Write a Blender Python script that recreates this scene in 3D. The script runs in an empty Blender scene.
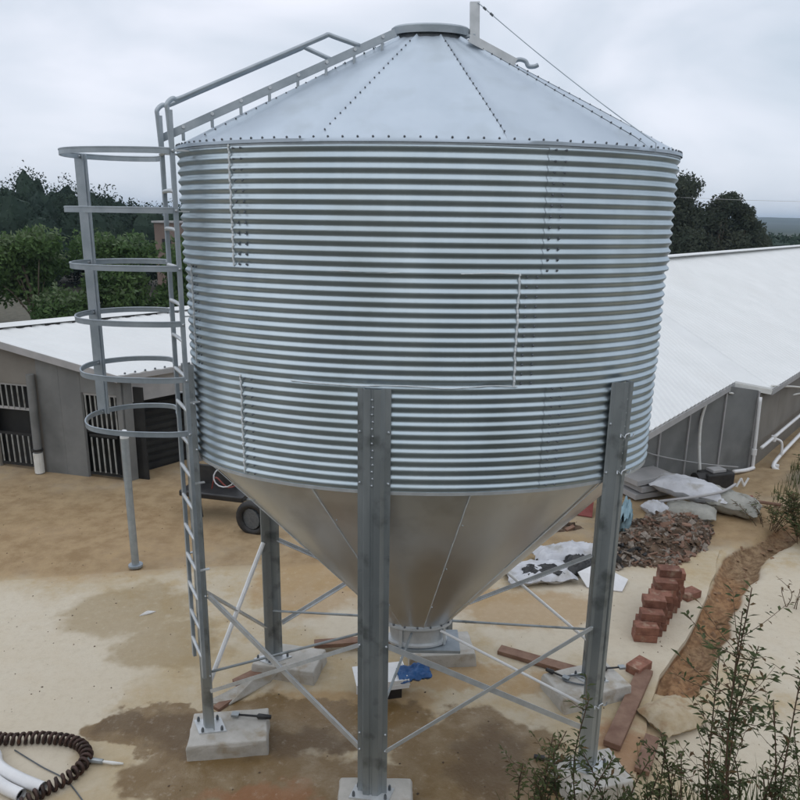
import bpy, math, random
from mathutils import Vector, Matrix, noise, Euler
random.seed(7)
sc = bpy.context.scene
col = sc.collection
R_ = math.radians

# ------------------------------------------------------------------ camera
cam_d = bpy.data.cameras.new('camera')
cam = bpy.data.objects.new('camera', cam_d)
col.objects.link(cam)
EYE = 4.88
cam_d.sensor_width = 36.0
cam_d.lens = 712.4 / 800 * 36.0
cam_d.clip_start = 0.05
cam_d.clip_end = 9000
cam.matrix_world = (Matrix.Translation((0, 0, EYE)) @ Matrix.Rotation(R_(90 - 14.362), 4, 'X')
                    @ Matrix.Rotation(R_(0.862), 4, 'Z'))
sc.camera = cam

# ------------------------------------------------------------------ sky, sun, exposure
SUN_EL, SUN_AZ = 58.0, 200.0          # sun direction: azimuth clockwise from +Y
w = bpy.data.worlds.new('World')
sc.world = w
w.use_nodes = True
nt = w.node_tree
for n in list(nt.nodes):
    nt.nodes.remove(n)
def N(t, **k):
    n = nt.nodes.new(t)
    for a, b in k.items():
        setattr(n, a, b)
    return n
wo = N('ShaderNodeOutputWorld'); bg = N('ShaderNodeBackground')
sky = N('ShaderNodeTexSky', sky_type='NISHITA', sun_disc=False)
sky.sun_elevation = R_(SUN_EL); sky.sun_rotation = R_(SUN_AZ)
tc = N('ShaderNodeTexCoord'); mp = N('ShaderNodeMapping'); mp.inputs['Scale'].default_value = (1.0, 1.0, 2.6)
nz = N('ShaderNodeTexNoise'); nz.inputs['Scale'].default_value = 2.3; nz.inputs['Detail'].default_value = 5
nz.inputs['Roughness'].default_value = 0.48; nz.inputs['Distortion'].default_value = 0.5
cr = N('ShaderNodeValToRGB')
cr.color_ramp.elements[0].position = 0.33; cr.color_ramp.elements[0].color = (3.75, 4.35, 5.0, 1)
cr.color_ramp.elements[1].position = 0.66; cr.color_ramp.elements[1].color = (6.5, 6.65, 7.3, 1)
mx = N('ShaderNodeMix', data_type='RGBA'); mx.inputs[0].default_value = 0.93
L = nt.links.new
L(tc.outputs['Generated'], mp.inputs[0]); L(mp.outputs[0], nz.inputs['Vector']); L(nz.outputs[0], cr.inputs[0])
L(sky.outputs[0], mx.inputs[6]); L(cr.outputs[0], mx.inputs[7]); L(mx.outputs[2], bg.inputs[0])
bg.inputs[1].default_value = 0.1
L(bg.outputs[0], wo.inputs[0])

sd = bpy.data.lights.new('sun', 'SUN'); sd.energy = 0.6; sd.angle = R_(120); sd.color = (1.0, 0.97, 0.93)
so = bpy.data.objects.new('sun', sd); col.objects.link(so)
_d = Vector((math.sin(R_(SUN_AZ)) * math.cos(R_(SUN_EL)), math.cos(R_(SUN_AZ)) * math.cos(R_(SUN_EL)), math.sin(R_(SUN_EL))))
so.rotation_euler = _d.to_track_quat('Z', 'Y').to_euler()
so.location = _d * 60

sc.view_settings.view_transform = 'Standard'
sc.view_settings.look = 'None'
sc.view_settings.gamma = 1
sc.view_settings.exposure = 0.58
sc.view_settings.use_curve_mapping = False
sc.cycles.max_bounces = 4
sc.cycles.volume_bounces = 0

# ------------------------------------------------------------------ materials
MATS = {}
def mat(name, c1, c2=None, scale=4.0, rough=0.7, metal=0.0, bump=0.0, bscale=40.0, stretch=(1, 1, 1), lo=0.35, hi=0.65,
        c3=None, s3=1.0, t3=(0.55, 0.7), rough2=None, spec=0.5, transl=None, objvar=0.0):
    m = bpy.data.materials.new(name); m.use_nodes = True
    t = m.node_tree; b = t.nodes['Principled BSDF']
    b.inputs['Roughness'].default_value = rough; b.inputs['Metallic'].default_value = metal
    b.inputs['Specular IOR Level'].default_value = spec
    b.inputs['Base Color'].default_value = (*c1, 1)
    g = t.nodes.new('ShaderNodeNewGeometry'); mpn = t.nodes.new('ShaderNodeMapping')
    mpn.inputs['Scale'].default_value = stretch
    t.links.new(g.outputs['Position'], mpn.inputs[0])
    last = None
    if c2:
        n = t.nodes.new('ShaderNodeTexNoise'); n.inputs['Scale'].default_value = scale; n.inputs['Detail'].default_value = 6
        n.inputs['Roughness'].default_value = 0.6
        t.links.new(mpn.outputs[0], n.inputs['Vector'])
        r = t.nodes.new('ShaderNodeValToRGB')
        r.color_ramp.elements[0].position = lo; r.color_ramp.elements[0].color = (*c1, 1)
        r.color_ramp.elements[1].position = hi; r.color_ramp.elements[1].color = (*c2, 1)
        t.links.new(n.outputs[0], r.inputs[0]); last = r.outputs[0]
        if rough2 is not None:
            mr = t.nodes.new('ShaderNodeMapRange'); mr.inputs[1].default_value = lo; mr.inputs[2].default_value = hi
            mr.inputs[3].default_value = rough; mr.inputs[4].default_value = rough2
            t.links.new(n.outputs[0], mr.inputs[0]); t.links.new(mr.outputs[0], b.inputs['Roughness'])
    if c3:
        n3 = t.nodes.new('ShaderNodeTexNoise'); n3.inputs['Scale'].default_value = s3; n3.inputs['Detail'].default_value = 5
        t.links.new(g.outputs['Position'], n3.inputs['Vector'])
        m3 = t.nodes.new('ShaderNodeMapRange'); m3.inputs[1].default_value = t3[0]; m3.inputs[2].default_value = t3[1]
        m3.clamp = True
        t.links.new(n3.outputs[0], m3.inputs[0])
        x = t.nodes.new('ShaderNodeMix'); x.data_type = 'RGBA'
        x.inputs[7].default_value = (*c3, 1)
        if last: t.links.new(last, x.inputs[6])
        else: x.inputs[6].default_value = (*c1, 1)
        t.links.new(m3.outputs[0], x.inputs[0]); last = x.outputs[2]
    if objvar:
        oi = t.nodes.new('ShaderNodeObjectInfo'); mv = t.nodes.new('ShaderNodeMapRange'); mv.inputs[3].default_value = 1 - objvar; mv.inputs[4].default_value = 1 + objvar
        t.links.new(oi.outputs['Random'], mv.inputs[0]); vm = t.nodes.new('ShaderNodeVectorMath'); vm.operation = 'SCALE'
        t.links.new(last, vm.inputs[0]); t.links.new(mv.outputs[0], vm.inputs['Scale']); last = vm.outputs[0]
    if last: t.links.new(last, b.inputs['Base Color'])
    if bump:
        nb = t.nodes.new('ShaderNodeTexNoise'); nb.inputs['Scale'].default_value = bscale; nb.inputs['Detail'].default_value = 5
        t.links.new(mpn.outputs[0], nb.inputs['Vector'])
        bp = t.nodes.new('ShaderNodeBump'); bp.inputs['Strength'].default_value = 1.0; bp.inputs['Distance'].default_value = bump
        t.links.new(nb.outputs[0], bp.inputs['Height']); t.links.new(bp.outputs[0], b.inputs['Normal'])
    if transl:
        tr = t.nodes.new('ShaderNodeBsdfTranslucent'); ad = t.nodes.new('ShaderNodeMixShader'); ad.inputs[0].default_value = transl
        o = t.nodes['Material Output']
        if last: t.links.new(last, tr.inputs[0])
        else: tr.inputs[0].default_value = (*c1, 1)
        t.links.new(b.outputs[0], ad.inputs[1]); t.links.new(tr.outputs[0], ad.inputs[2]); t.links.new(ad.outputs[0], o.inputs[0])
    MATS[name] = m
    return m
M = MATS
mat('galv_wall', (.42, .495, .54), (.51, .585, .62), 2.6, .36, .86, .0008, 22, (1, 1, .3), rough2=.42, c3=(.39, .45, .47), s3=1.6, t3=(.5, .72), objvar=.05)
mat('galv_roof', (.46, .53, .60), (.53, .60, .67), 2.4, .42, .62, .0008, 14, rough2=.52, c3=(.43, .49, .54), s3=3.0, t3=(.52, .75), objvar=.05)
mat('galv_cone', (.60, .61, .61), (.70, .71, .71), 1.8, .28, .95, .0008, 12, (1, 1, .3), rough2=.38, c3=(.54, .54, .53), s3=2.0)
mat('galv_leg', (.30, .33, .345), (.42, .45, .46), 3.0, .44, .75, .0005, 50, (1, 1, .3), c3=(.2, .22, .22), s3=5, rough2=.58)
mat('galv_bar', (.54, .56, .57), (.66, .68, .69), 9.0, .5, .55, .0004, 60)
mat('galv_dull', (.33, .375, .41), (.44, .485, .52), 6.0, .5, .6, .0004, 60)
mat('bolt_dark', (.11, .125, .14), (.17, .185, .2), 30, .5, .5)
mat('bolt_zinc', (.5, .53, .55), None, 1, .4, .8)
mat('sealant', (.62, .66, .67), (.76, .79, .80), 14, .6, 0, .001, 60)
mat('pale_bar', (.74, .74, .73), (.84, .84, .83), 7, .4, .0)
mat('concrete_block', (.42, .40, .36), (.52, .50, .46), 7, .9, 0, .004, 50, c3=(.33, .27, .19), s3=5, t3=(.55, .72))
mat('timber', (.17, .09, .06), (.26, .16, .11), 6, .8, 0, .003, 30, (1, 1, 4))
mat('brick', (.15, .062, .040), (.27, .125, .085), 9, .9, 0, .005, 60, c3=(.34, .24, .17), s3=8, t3=(.55, .7), objvar=.25)
mat('roof_white', (.69, .70, .69), (.74, .75, .74), 1.4, .6, 0, 0, c3=(.62, .62, .60), s3=.7, t3=(.55, .9))
mat('panel_grey', (.16, .165, .165), (.22, .225, .22), 1.2, .65, 0, 0, c3=(.105, .11, .108), s3=.8)
mat('panel_brown', (.17, .155, .135), (.22, .205, .18), 1.2, .7, 0)
mat('trim_grey', (.34, .34, .34), (.42, .41, .41), 3, .6)
mat('bar_paint', (.30, .31, .30), (.42, .43, .41), 6, .6, c3=(.22, .21, .18), s3=7, t3=(.5, .7))
mat('dark_inside', (.015, .015, .015), (.03, .03, .028), 2, .9)  # near-black colour standing for unlit openings, also on slats and rails
mat('white_paint', (.66, .66, .63), (.75, .75, .72), 6, .5, c3=(.5, .46, .38), s3=7, t3=(.6, .8))
mat('pvc_white', (.72, .72, .72), (.80, .80, .80), 5, .35)
mat('black_rubber', (.018, .018, .018), (.035, .033, .032), 9, .6)
mat('spring_steel', (.035, .022, .018), (.075, .04, .03), 14, .55, .4, c3=(.11, .05, .03), s3=11, t3=(.6, .7))
mat('blue_plastic', (.015, .075, .22), (.025, .12, .32), 8, .4)
mat('blue_sack', (.20, .33, .40), (.30, .43, .48), 7, .6)
mat('sack_white', (.52, .53, .56), (.64, .65, .68), 5, .6, 0, .004, 12, c3=(.40, .39, .37), s3=4)
mat('sack_grey', (.28, .28, .25), (.38, .37, .33), 5, .7, 0, .004, 12, c3=(.2, .19, .15), s3=4)
mat('film_black', (.015, .015, .017), (.03, .03, .03), 6, .35)
mat('red_plastic', (.19, .03, .025), (.26, .06, .05), 6, .5)
mat('debris', (.05, .034, .022), (.15, .098, .062), 9, .9, 0, .01, 20, c3=(.3, .25, .2), s3=14, t3=(.62, .7))
mat('clod', (.17, .10, .06), (.30, .19, .11), 14, .95, 0, .004, 40)
mat('chip_pale', (.13, .10, .075), (.30, .26, .22), 20, .8)
mat('bark', (.09, .07, .05), (.15, .12, .09), 8, .9, 0, .01, 20)
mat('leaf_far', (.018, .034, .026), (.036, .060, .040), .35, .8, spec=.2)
mat('leaf_mid', (.045, .095, .030), (.11, .18, .06), .6, .7, transl=.25, spec=.25)
mat('leaf_pale', (.12, .18, .09), (.2, .25, .14), .8, .7, transl=.25, spec=.25)
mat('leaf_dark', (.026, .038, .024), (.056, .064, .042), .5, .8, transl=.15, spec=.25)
mat('leaf_shrub', (.04, .056, .02), (.10, .12, .045), 5, .6, transl=.3, spec=.3)
mat('leaf_weed', (.05, .07, .02), (.12, .13, .05), 5, .7, transl=.3, spec=.3)
mat('leaf_dry', (.10, .06, .035), (.16, .11, .05), 9, .8, transl=.25, spec=.2)
mat('stem', (.07, .04, .022), (.12, .07, .04), 9, .8)
mat('brick_wall_far', (.17, .125, .105), (.22, .165, .14), .8, .9)
mat('cement_tan', (.40, .31, .19), (.5, .42, .3), 7, .9, 0, .008, 25, c3=(.33, .22, .12), s3=6)
mat('hill_green', (.030, .05, .03), (.06, .085, .045), .02, .9)

# ground: concrete yard with mud stains, soil, grass beyond
def ground_mat():
    m = bpy.data.materials.new('ground'); m.use_nodes = True
    t = m.node_tree; b = t.nodes['Principled BSDF']; ln = t.links.new
    def nn(ty, **k):
        n = t.nodes.new(ty)
        for a, v in k.items(): setattr(n, a, v)
        return n
    g = nn('ShaderNodeNewGeometry')
    def noise_(scale, detail=6, vec=None, dist=0, ro=.6):
        n = nn('ShaderNodeTexNoise'); n.inputs['Scale'].default_value = scale; n.inputs['Detail'].default_value = detail
        n.inputs['Roughness'].default_value = ro; n.inputs['Distortion'].default_value = dist
        ln(vec or g.outputs['Position'], n.inputs['Vector']); return n
    def math_(op, a, bb=None, clamp=False):
        n = nn('ShaderNodeMath', operation=op); n.use_clamp = clamp
        for i, v in enumerate((a, bb)):
            if v is None: continue
            if isinstance(v, (int, float)): n.inputs[i].default_value = v
            else: ln(v, n.inputs[i])
        return n.outputs[0]
    def rng(v, a, bb, c=0.0, d=1.0):
        n = nn('ShaderNodeMapRange'); n.interpolation_type = 'SMOOTHSTEP'
        for i, q in enumerate((a, bb, c, d)): n.inputs[i + 1].default_value = q
        ln(v, n.inputs[0]); return n.outputs[0]
    def mixc(f, a, bb):
        n = nn('ShaderNodeMix', data_type='RGBA')
        if isinstance(f, (int, float)): n.inputs[0].default_value = f
        else: ln(f, n.inputs[0])
        for i, v in ((6, a), (7, bb)):
            if isinstance(v, tuple): n.inputs[i].default_value = (*v, 1)
            else: ln(v, n.inputs[i])
        return n.outputs[2]
    # warped position for organic stain edges
    wn = noise_(.9, 4); sub = nn('ShaderNodeVectorMath', operation='SUBTRACT'); ln(wn.outputs['Color'], sub.inputs[0]); sub.inputs[1].default_value = (.5, .5, .5)
    scl = nn('ShaderNodeVectorMath', operation='SCALE'); ln(sub.outputs[0], scl.inputs[0]); scl.inputs['Scale'].default_value = 1.1
    wp0 = nn('ShaderNodeVectorMath', operation='ADD'); ln(g.outputs['Position'], wp0.inputs[0]); ln(scl.outputs[0], wp0.inputs[1])
    wn2 = noise_(3.6, 5); sub2 = nn('ShaderNodeVectorMath', operation='SUBTRACT'); ln(wn2.outputs['Color'], sub2.inputs[0]); sub2.inputs[1].default_value = (.5, .5, .5)
    scl2 = nn('ShaderNodeVectorMath', operation='SCALE'); ln(sub2.outputs[0], scl2.inputs[0]); scl2.inputs['Scale'].default_value = .42
    wp = nn('ShaderNodeVectorMath', operation='ADD'); ln(wp0.outputs[0], wp.inputs[0]); ln(scl2.outputs[0], wp.inputs[1])
    def blob(x, y, rx, ry, soft=.2, rot=0):
        mpn = nn('ShaderNodeMapping', vector_type='TEXTURE')
        mpn.inputs['Location'].default_value = (x, y, 0); mpn.inputs['Rotation'].default_value = (0, 0, R_(rot)); mpn.inputs['Scale'].default_value = (rx, ry, 1e4)
        ln(wp.outputs[0], mpn.inputs[0])
        l = nn('ShaderNodeVectorMath', operation='LENGTH'); ln(mpn.outputs[0], l.inputs[0])
        return rng(l.outputs['Value'], 1 + soft, 1 - soft)
    def smax(lst):
        r = lst[0]
        for q in lst[1:]: r = math_('MAXIMUM', r, q)
        return r
    n1 = noise_(.55, 6); n2 = noise_(3.5, 8, ro=.65); n3 = noise_(28, 4); n4 = noise_(11, 6, ro=.7)
    conc = mixc(rng(n1.outputs[0], .38, .62), (.56, .50, .40), (.50, .42, .30))
    conc = mixc(rng(n2.outputs[0], .42, .68), conc, (.49, .40, .275))
    pale = smax([blob(-4.6, 7.0, 2.0, 1.5), blob(-3.3, 6.4, .5, .6), blob(3.0, 8.2, 1.2, 1.3, .3, -35), blob(-3.6, 5.6, .7, .7), blob(5.3, 7.8, 1.4, 1.6), blob(1.9, 7.9, .9, .7), blob(-.2, 8.1, 1.2, .6), blob(3.4, 5.6, .8, .8)])
    conc = mixc(math_('MULTIPLY', pale, .75), conc, (.64, .585, .49))
    och = smax([blob(1.6, 8.3, 1.1, .5), blob(-5.2, 10.2, 2.6, 1.3), blob(-1.2, 8.9, .8, 1.0), blob(5.6, 11.2, 1.3, .9), blob(.9, 6.75, .9, .25), blob(-.4, 6.35, .9, .3)])
    conc = mixc(math_('MULTIPLY', och, .6), conc, (.40, .27, .15))
    olive = smax([blob(-3.4, 8.1, .8, .7), blob(-2.6, 7.3, .7, .5), blob(-7, 11.3, 2.2, .9), blob(-3.2, 11.7, 3.4, .6), blob(2.0, 9.9, 1.6, .5)])
    conc = mixc(math_('MULTIPLY', olive, .62), conc, (.31, .24, .145))
    wet = smax([blob(-.6, 5.2, 1.6, .35, .15), blob(1.2, 5.25, .5, .35, .15), blob(-2.3, 5.92, .72, .34, .07), blob(-1.5, 5.35, .95, .45, .08), blob(-.7, 6.05, 1.0, .42, .1), blob(.75, 5.7, .8, .5, .08), blob(.3, 5.1, 1.1, .4, .1)])
    wetn = math_('MULTIPLY', wet, rng(n2.outputs[0], .25, .6, .7, 1.0))
    conc = mixc(math_('MULTIPLY', wetn, .9), conc, (.17, .112, .055))
    core = smax([blob(-2.2, 5.9, .55, .22, .4), blob(-2.75, 6.0, .16, .18, .4), blob(-.9, 5.75, .5, .2, .4), blob(.9, 5.55, .4, .3, .4)])
    conc = mixc(math_('MULTIPLY', core, .6), conc, (.075, .045, .022))
    red = smax([blob(-1.3, 5.2, .45, .12, .4), blob(-1.0, 5.05, .3, .1, .4), blob(2.2, 5.9, .2, .5, .4, -35)])
    conc = mixc(math_('MULTIPLY', red, .5), conc, (.33, .15, .09))
    conc = mixc(rng(n4.outputs[0], .45, .75, 0, .16), conc, (.24, .185, .125))
    conc = mixc(rng(n4.outputs[0], .46, .28, 0, .25), conc, (.64, .59, .5))
    # specks of grit
    vo = nn('ShaderNodeTexVoronoi'); vo.inputs['Scale'].default_value = 7; ln(g.outputs['Position'], vo.inputs['Vector'])
    sp = rng(vo.outputs['Distance'], .09, .05)
    spm = math_('MULTIPLY', sp, rng(n2.outputs[0], .52, .62))
    conc = mixc(math_('MULTIPLY', spm, .7), conc, (.10, .075, .05))
    # soil in the trench and mud on the bank
    sep = nn('ShaderNodeSeparateXYZ'); ln(g.outputs['Position'], sep.inputs[0])
    soil = mixc(rng(n1.outputs[0], .4, .6), mixc(rng(n4.outputs[0], .38, .62), (.17, .115, .075), (.31, .23, .155)), mixc(rng(n4.outputs[0], .38, .62), (.20, .118, .072), (.35, .225, .14)))
    bk = math_('SUBTRACT', sep.outputs[1], math_('MULTIPLY', sep.outputs[0], .12))
    dirt = math_('MULTIPLY', rng(bk, 9.35, 9.75), rng(n1.outputs[0], .25, .6, .45, .85))
    conc = mixc(dirt, conc, mixc(rng(n2.outputs[0], .35, .65), (.265, .19, .118), (.385, .295, .195)))
    low = rng(sep.outputs[2], -.045, -.09)
    c = mixc(low, conc, soil)
    # grass and earth outside the yard
    grass = mixc(rng(n2.outputs[0], .35, .65), (.10, .098, .08), (.165, .155, .125))
    xo = math_('ABSOLUTE', math_('ADD', sep.outputs[0], -.5))
    outx = rng(math_('ADD', xo, math_('MULTIPLY', n1.outputs[0], 4)), 12.5, 14)
    outy = rng(math_('ADD', sep.outputs[1], math_('MULTIPLY', n1.outputs[0], 4)), 18, 20)
    bank = rng(sep.outputs[2], .12, .3)
    grass = mixc(rng(sep.outputs[1], 120, 400), grass, mixc(rng(noise_(.02, 5).outputs[0], .4, .6), (.014, .026, .020), (.028, .046, .032)))
    c = mixc(smax([outx, outy, bank]), c, grass)
    hs_ = nn('ShaderNodeHueSaturation'); hs_.inputs['Saturation'].default_value = 1.2; hs_.inputs['Value'].default_value = .94; ln(c, hs_.inputs['Color']); ln(hs_.outputs[0], b.inputs['Base Color'])
    ro = math_('SUBTRACT', .88, math_('MULTIPLY', wetn, .60)); ln(ro, b.inputs['Roughness'])
    b.inputs['Specular IOR Level'].default_value = .35
    bp = nn('ShaderNodeBump'); bp.inputs['Strength'].default_value = .9; bp.inputs['Distance'].default_value = .012
    hsum = math_('ADD', n2.outputs[0], math_('MULTIPLY', n3.outputs[0], .35))
    ln(hsum, bp.inputs['Height']); ln(bp.outputs[0], b.inputs['Normal'])
    M['ground'] = m
ground_mat()

# ------------------------------------------------------------------ mesh helpers
ORG = {}
def setp(o, label=None, cat=None, group=None, kind=None):
    if label: o['label'] = label
    if cat: o['category'] = cat
    if group: o['group'] = group
    if kind: o['kind'] = kind
    return o
def thing(name, loc, label, cat, group=None):
    o = bpy.data.objects.new(name, None); o.empty_display_size = .1
    o.location = loc; col.objects.link(o); ORG[o.name] = Vector(loc)
    return setp(o, label, cat, group)
class MB:
    def __init__(s): s.v = []; s.f = []
    def add(s, vs, fs):
        k = len(s.v); s.v += [tuple(p) for p in vs]; s.f += [tuple(i + k for i in q) for q in fs]; return s
    def obox(s, c, ax, ay, az):           # oriented box: centre + three half vectors
        c, ax, ay, az = map(Vector, (c, ax, ay, az))
        vs = [c + i * ax + j * ay + k * az for i in (-1, 1) for j in (-1, 1) for k in (-1, 1)]
        fs = [(0, 1, 3, 2), (4, 6, 7, 5), (0, 4, 5, 1), (2, 3, 7, 6), (0, 2, 6, 4), (1, 5, 7, 3)]
        if ax.cross(ay).dot(az) < 0: fs = [q[::-1] for q in fs]
        return s.add(vs, fs)
    def box(s, c, size, rz=0, tilt=0):
        m = Matrix.Rotation(R_(rz), 3, 'Z') @ Matrix.Rotation(R_(tilt), 3, 'Y')
        return s.obox(c, m @ Vector((size[0] / 2, 0, 0)), m @ Vector((0, size[1] / 2, 0)), m @ Vector((0, 0, size[2] / 2)))
    def bar(s, a, b, wd, th, up=(0, 0, 1)):      # bar from a to b, width along side, thickness along up
        a, b = Vector(a), Vector(b); d = b - a; up = Vector(up)
        sd_ = d.cross(up)
        if sd_.length < 1e-6: sd_ = d.cross(Vector((1, 0, 0)))
        sd_.normalize(); u = sd_.cross(d).normalized()
        return s.obox((a + b) / 2, d / 2, sd_ * wd / 2, u * th / 2)
    def angle(s, a, b, leg_, th, up=(0, 0, 1)):  # L-section bar
        a, b = Vector(a), Vector(b); d = (b - a).normalized(); up = Vector(up)
        sd_ = d.cross(up).normalized(); u = sd_.cross(d).normalized()
        s.obox((a + b) / 2, (b - a) / 2, sd_ * leg_ / 2, u * th / 2)
        return s.obox((a + b) / 2 + sd_ * (leg_ / 2 - th / 2) - u * (leg_ / 2 + th * .5 + .0005), (b - a) / 2, sd_ * th / 2, u * leg_ / 2)
    def tube(s, path, r, n=8, closed=False, cap=True):
        P = [Vector(p) for p in path]; k = len(s.v); m = len(P)
        rr = r if isinstance(r, (list, tuple)) else [r] * m
        t0 = (P[1] - P[0]).normalized()
        u = t0.cross(Vector((0, 0, 1)))
        if u.length < 1e-3: u = t0.cross(Vector((1, 0, 0)))
        u.normalize()
        for i in range(m):
            a = P[i - 1] if i else (P[-1] if closed else P[0]); b = P[(i + 1) % m] if (closed or i < m - 1) else P[i]
            t = (b - a).normalized()
            u = (u - t * u.dot(t)).normalized(); v = t.cross(u)
            for j in range(n):
                an = 2 * math.pi * j / n
                s.v.append(tuple(P[i] + (u * math.cos(an) + v * math.sin(an)) * rr[i]))
        for i in range(m if closed else m - 1):
            i2 = (i + 1) % m
            for j in range(n):
                j2 = (j + 1) % n
                s.f.append((k + i * n + j, k + i * n + j2, k + i2 * n + j2, k + i2 * n + j))
        if cap and not closed:
            s.f.append(tuple(k + j for j in range(n))[::-1]); s.f.append(tuple(k + (m - 1) * n + j for j in range(n)))
        return s
    def ribbon(s, path, h, th):               # vertical flat strip along a path (a hoop of flat bar)
        P = [Vector(p) for p in path]; m = len(P); k = len(s.v)
        for i in range(m):
            a = P[max(i - 1, 0)]; b = P[min(i + 1, m - 1)]
            t = (b - a); t.z = 0; t.normalize(); nrm = Vector((t.y, -t.x, 0))
            for dz, dn in ((-h / 2, -th / 2), (-h / 2, th / 2), (h / 2, th / 2), (h / 2, -th / 2)):
                s.v.append(tuple(P[i] + nrm * dn + Vector((0, 0, dz))))
        for i in range(m - 1):
            for j in range(4):
                j2 = (j + 1) % 4
                s.f.append((k + i * 4 + j, k + i * 4 + j2, k + i * 4 + 4 + j2, k + i * 4 + 4 + j))
        s.f.append((k, k + 3, k + 2, k + 1)); e = k + (m - 1) * 4; s.f.append((e, e + 1, e + 2, e + 3))
        return s
    def bolt(s, c, nrm, r, h, n=6):
        c, nrm = Vector(c), Vector(nrm).normalized()
        return s.tube([c, c + nrm * h * .6, c + nrm * h], [r, r, r * .55], n)
    def build(s, name, m, parent=None, smooth=False, bev=0.0, kind=None, auto=None):
        me = bpy.data.meshes.new(name)
        vs = [Vector(p) for p in s.v]
        if parent is not None:
            o0 = ORG[parent.name]
        else:
            xs = [p.x for p in vs]; ys = [p.y for p in vs]; zs = [p.z for p in vs]
            o0 = Vector(((min(xs) + max(xs)) / 2, (min(ys) + max(ys)) / 2, min(zs)))
        me.from_pydata([p - o0 for p in vs], [], s.f); me.update()
        if isinstance(m, str): m = M[m]
        me.materials.append(m)
        if smooth:
            me.polygons.foreach_set('use_smooth', [True] * len(me.polygons))
            if auto: me.set_sharp_from_angle(angle=R_(auto))
        o = bpy.data.objects.new(name, me); col.objects.link(o); ORG[o.name] = o0
        if parent is not None: o.parent = parent
        else: o.location = o0
        if bev:
            bm = o.modifiers.new('bevel', 'BEVEL'); bm.width = bev; bm.segments = 2; bm.limit_method = 'ANGLE'; bm.angle_limit = R_(40)
        if kind: o['kind'] = kind
        return o
def spline(pts, n=6, closed=False):
    P = [Vector(p) for p in pts]; out = []; m = len(P)
    for i in range(m if closed else m - 1):
        p1 = P[i]; p2 = P[(i + 1) % m]
        p0 = P[i - 1] if (i or closed) else p1; p3 = P[(i + 2) % m] if (closed or i + 2 < m) else p2
        for k in range(n):
            t = k / n
            out.append(.5 * ((2 * p1) + (p2 - p0) * t + (2 * p0 - 5 * p1 + 4 * p2 - p3) * t * t + (3 * p1 - p0 - 3 * p2 + p3) * t ** 3))
    if not closed: out.append(P[-1])
    return out
def nz3(p, s=1.0, sd_=0): return noise.noise(Vector((p[0] * s + sd_, p[1] * s + sd_ * 1.7, p[2] * s)))

# ------------------------------------------------------------------ ground
TL = [(6.3, 10.75), (4.99, 10.06), (4.11, 8.56), (3.48, 7.61), (2.93, 6.92)]
TC = [(6.6, 10.9), (5.25, 9.85), (4.36, 8.6), (3.66, 7.6), (3.02, 6.72)]
def segd(x, y, P):
    best = 9
    for (a, b), (c, d) in zip(P, P[1:]):
        t = ((x - a) * (c - a) + (y - b) * (d - b)) / ((c - a) ** 2 + (d - b) ** 2); t = max(0, min(1, t))
        best = min(best, math.hypot(x - a - t * (c - a), y - b - t * (d - b)))
    return best
def sstep(a, b, x):
    t = max(0, min(1, (x - a) / (b - a))); return t * t * (3 - 2 * t)
SLAB = [(-12, 4.9), (1.9, 4.9), (2.35, 5.7), (2.62, 6.35), (2.93, 6.92), (3.48, 7.61), (4.11, 8.56), (4.55, 9.3), (4.93, 10.04), (3.9, 9.93), (2.2, 9.72), (.2, 9.52), (-1.8, 9.38), (-3.2, 9.22), (-5.4, 8.78), (-12, 7.6)]
def inslab(x, y):
    r = False; n = len(SLAB)
    for i in range(n):
        (a, b), (c, d) = SLAB[i], SLAB[i - 1]
        if (b > y) != (d > y) and x < (c - a) * (y - b) / (d - b) + a: r = not r
    return r
def gh(x, y):
    h = 0.0
    if -14 < x < 14 and 3 < y < 20:
        dd = segd(x, y, SLAB[1:]) if y < 12 else 9
        if y > 4.8 and inslab(x, y): h -= .035
        else: h += .014 * noise.noise(Vector((x * .9, y * .9, 0))) * sstep(.1, .8, dd) - .03 * (1 - sstep(.1, 1.0, dd))
    if 2 < x < 7.6 and 5.5 < y < 11.8:
        dd = segd(x, y, TC) + .05 * noise.noise(Vector((x * 3, y * 3, 5)))
        dd += .09 * noise.noise(Vector((x * 1.3, y * 1.3, 8))); h -= (.15 + .06 * noise.noise(Vector((x * 4, y * 4, 2))) + .05 * noise.noise(Vector((x * 11, y * 11, 2)))) * (1 - sstep(.10, .30, dd)) * sstep(6.55, 6.8, y + .15 * (x - 3))
    # the bank the photographer stands on, an unseen hill added behind for dark reflections, low rise on the right
    if y < 4.75:
        k = max(0, min(1, (4.75 - y) / 3.9)); h += 3.2 * k
    if y < -3:
        h += min(12, (-3 - y) * .4)
    rb = sstep(7.0, 9.5, x + .25 * (y - 10)) * sstep(14.2, 11.5, y) * sstep(2.5, 6, y)
    h += .9 * rb
    r = math.hypot(x, y)
    if y > 100:
        h += sstep(700, 1700, r) * (11 + 9 * noise.noise(Vector((x * .0016, y * .0016, 3))) + 4 * noise.noise(Vector((x * .006, y * .006, 9))))
    if y < -20:
        h += sstep(60, 600, r) * 14
    return h
def axis_(segs):
    out = [segs[0][0]]
    for a, b, st in segs:
        n = max(1, round((b - a) / st))
        out += [a + (b - a) * i / n for i in range(1, n + 1)]
    return out
gx = axis_([(-4000, -1000, 500), (-1000, -200, 100), (-200, -40, 20), (-40, -12, 2), (-12, 2, .25), (2, 7, .055), (7, 12, .25), (12, 40, 2), (40, 200, 20), (200, 1400, 60), (1400, 4000, 400)])
gy = axis_([(-1500, -100, 200), (-100, -20, 8), (-20, 0, 1), (0, 6.4, .2), (6.4, 11, .055), (11, 16, .25), (16, 40, 2), (40, 200, 20), (200, 1000, 80), (1000, 2400, 70), (2400, 5000, 400)])
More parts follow.
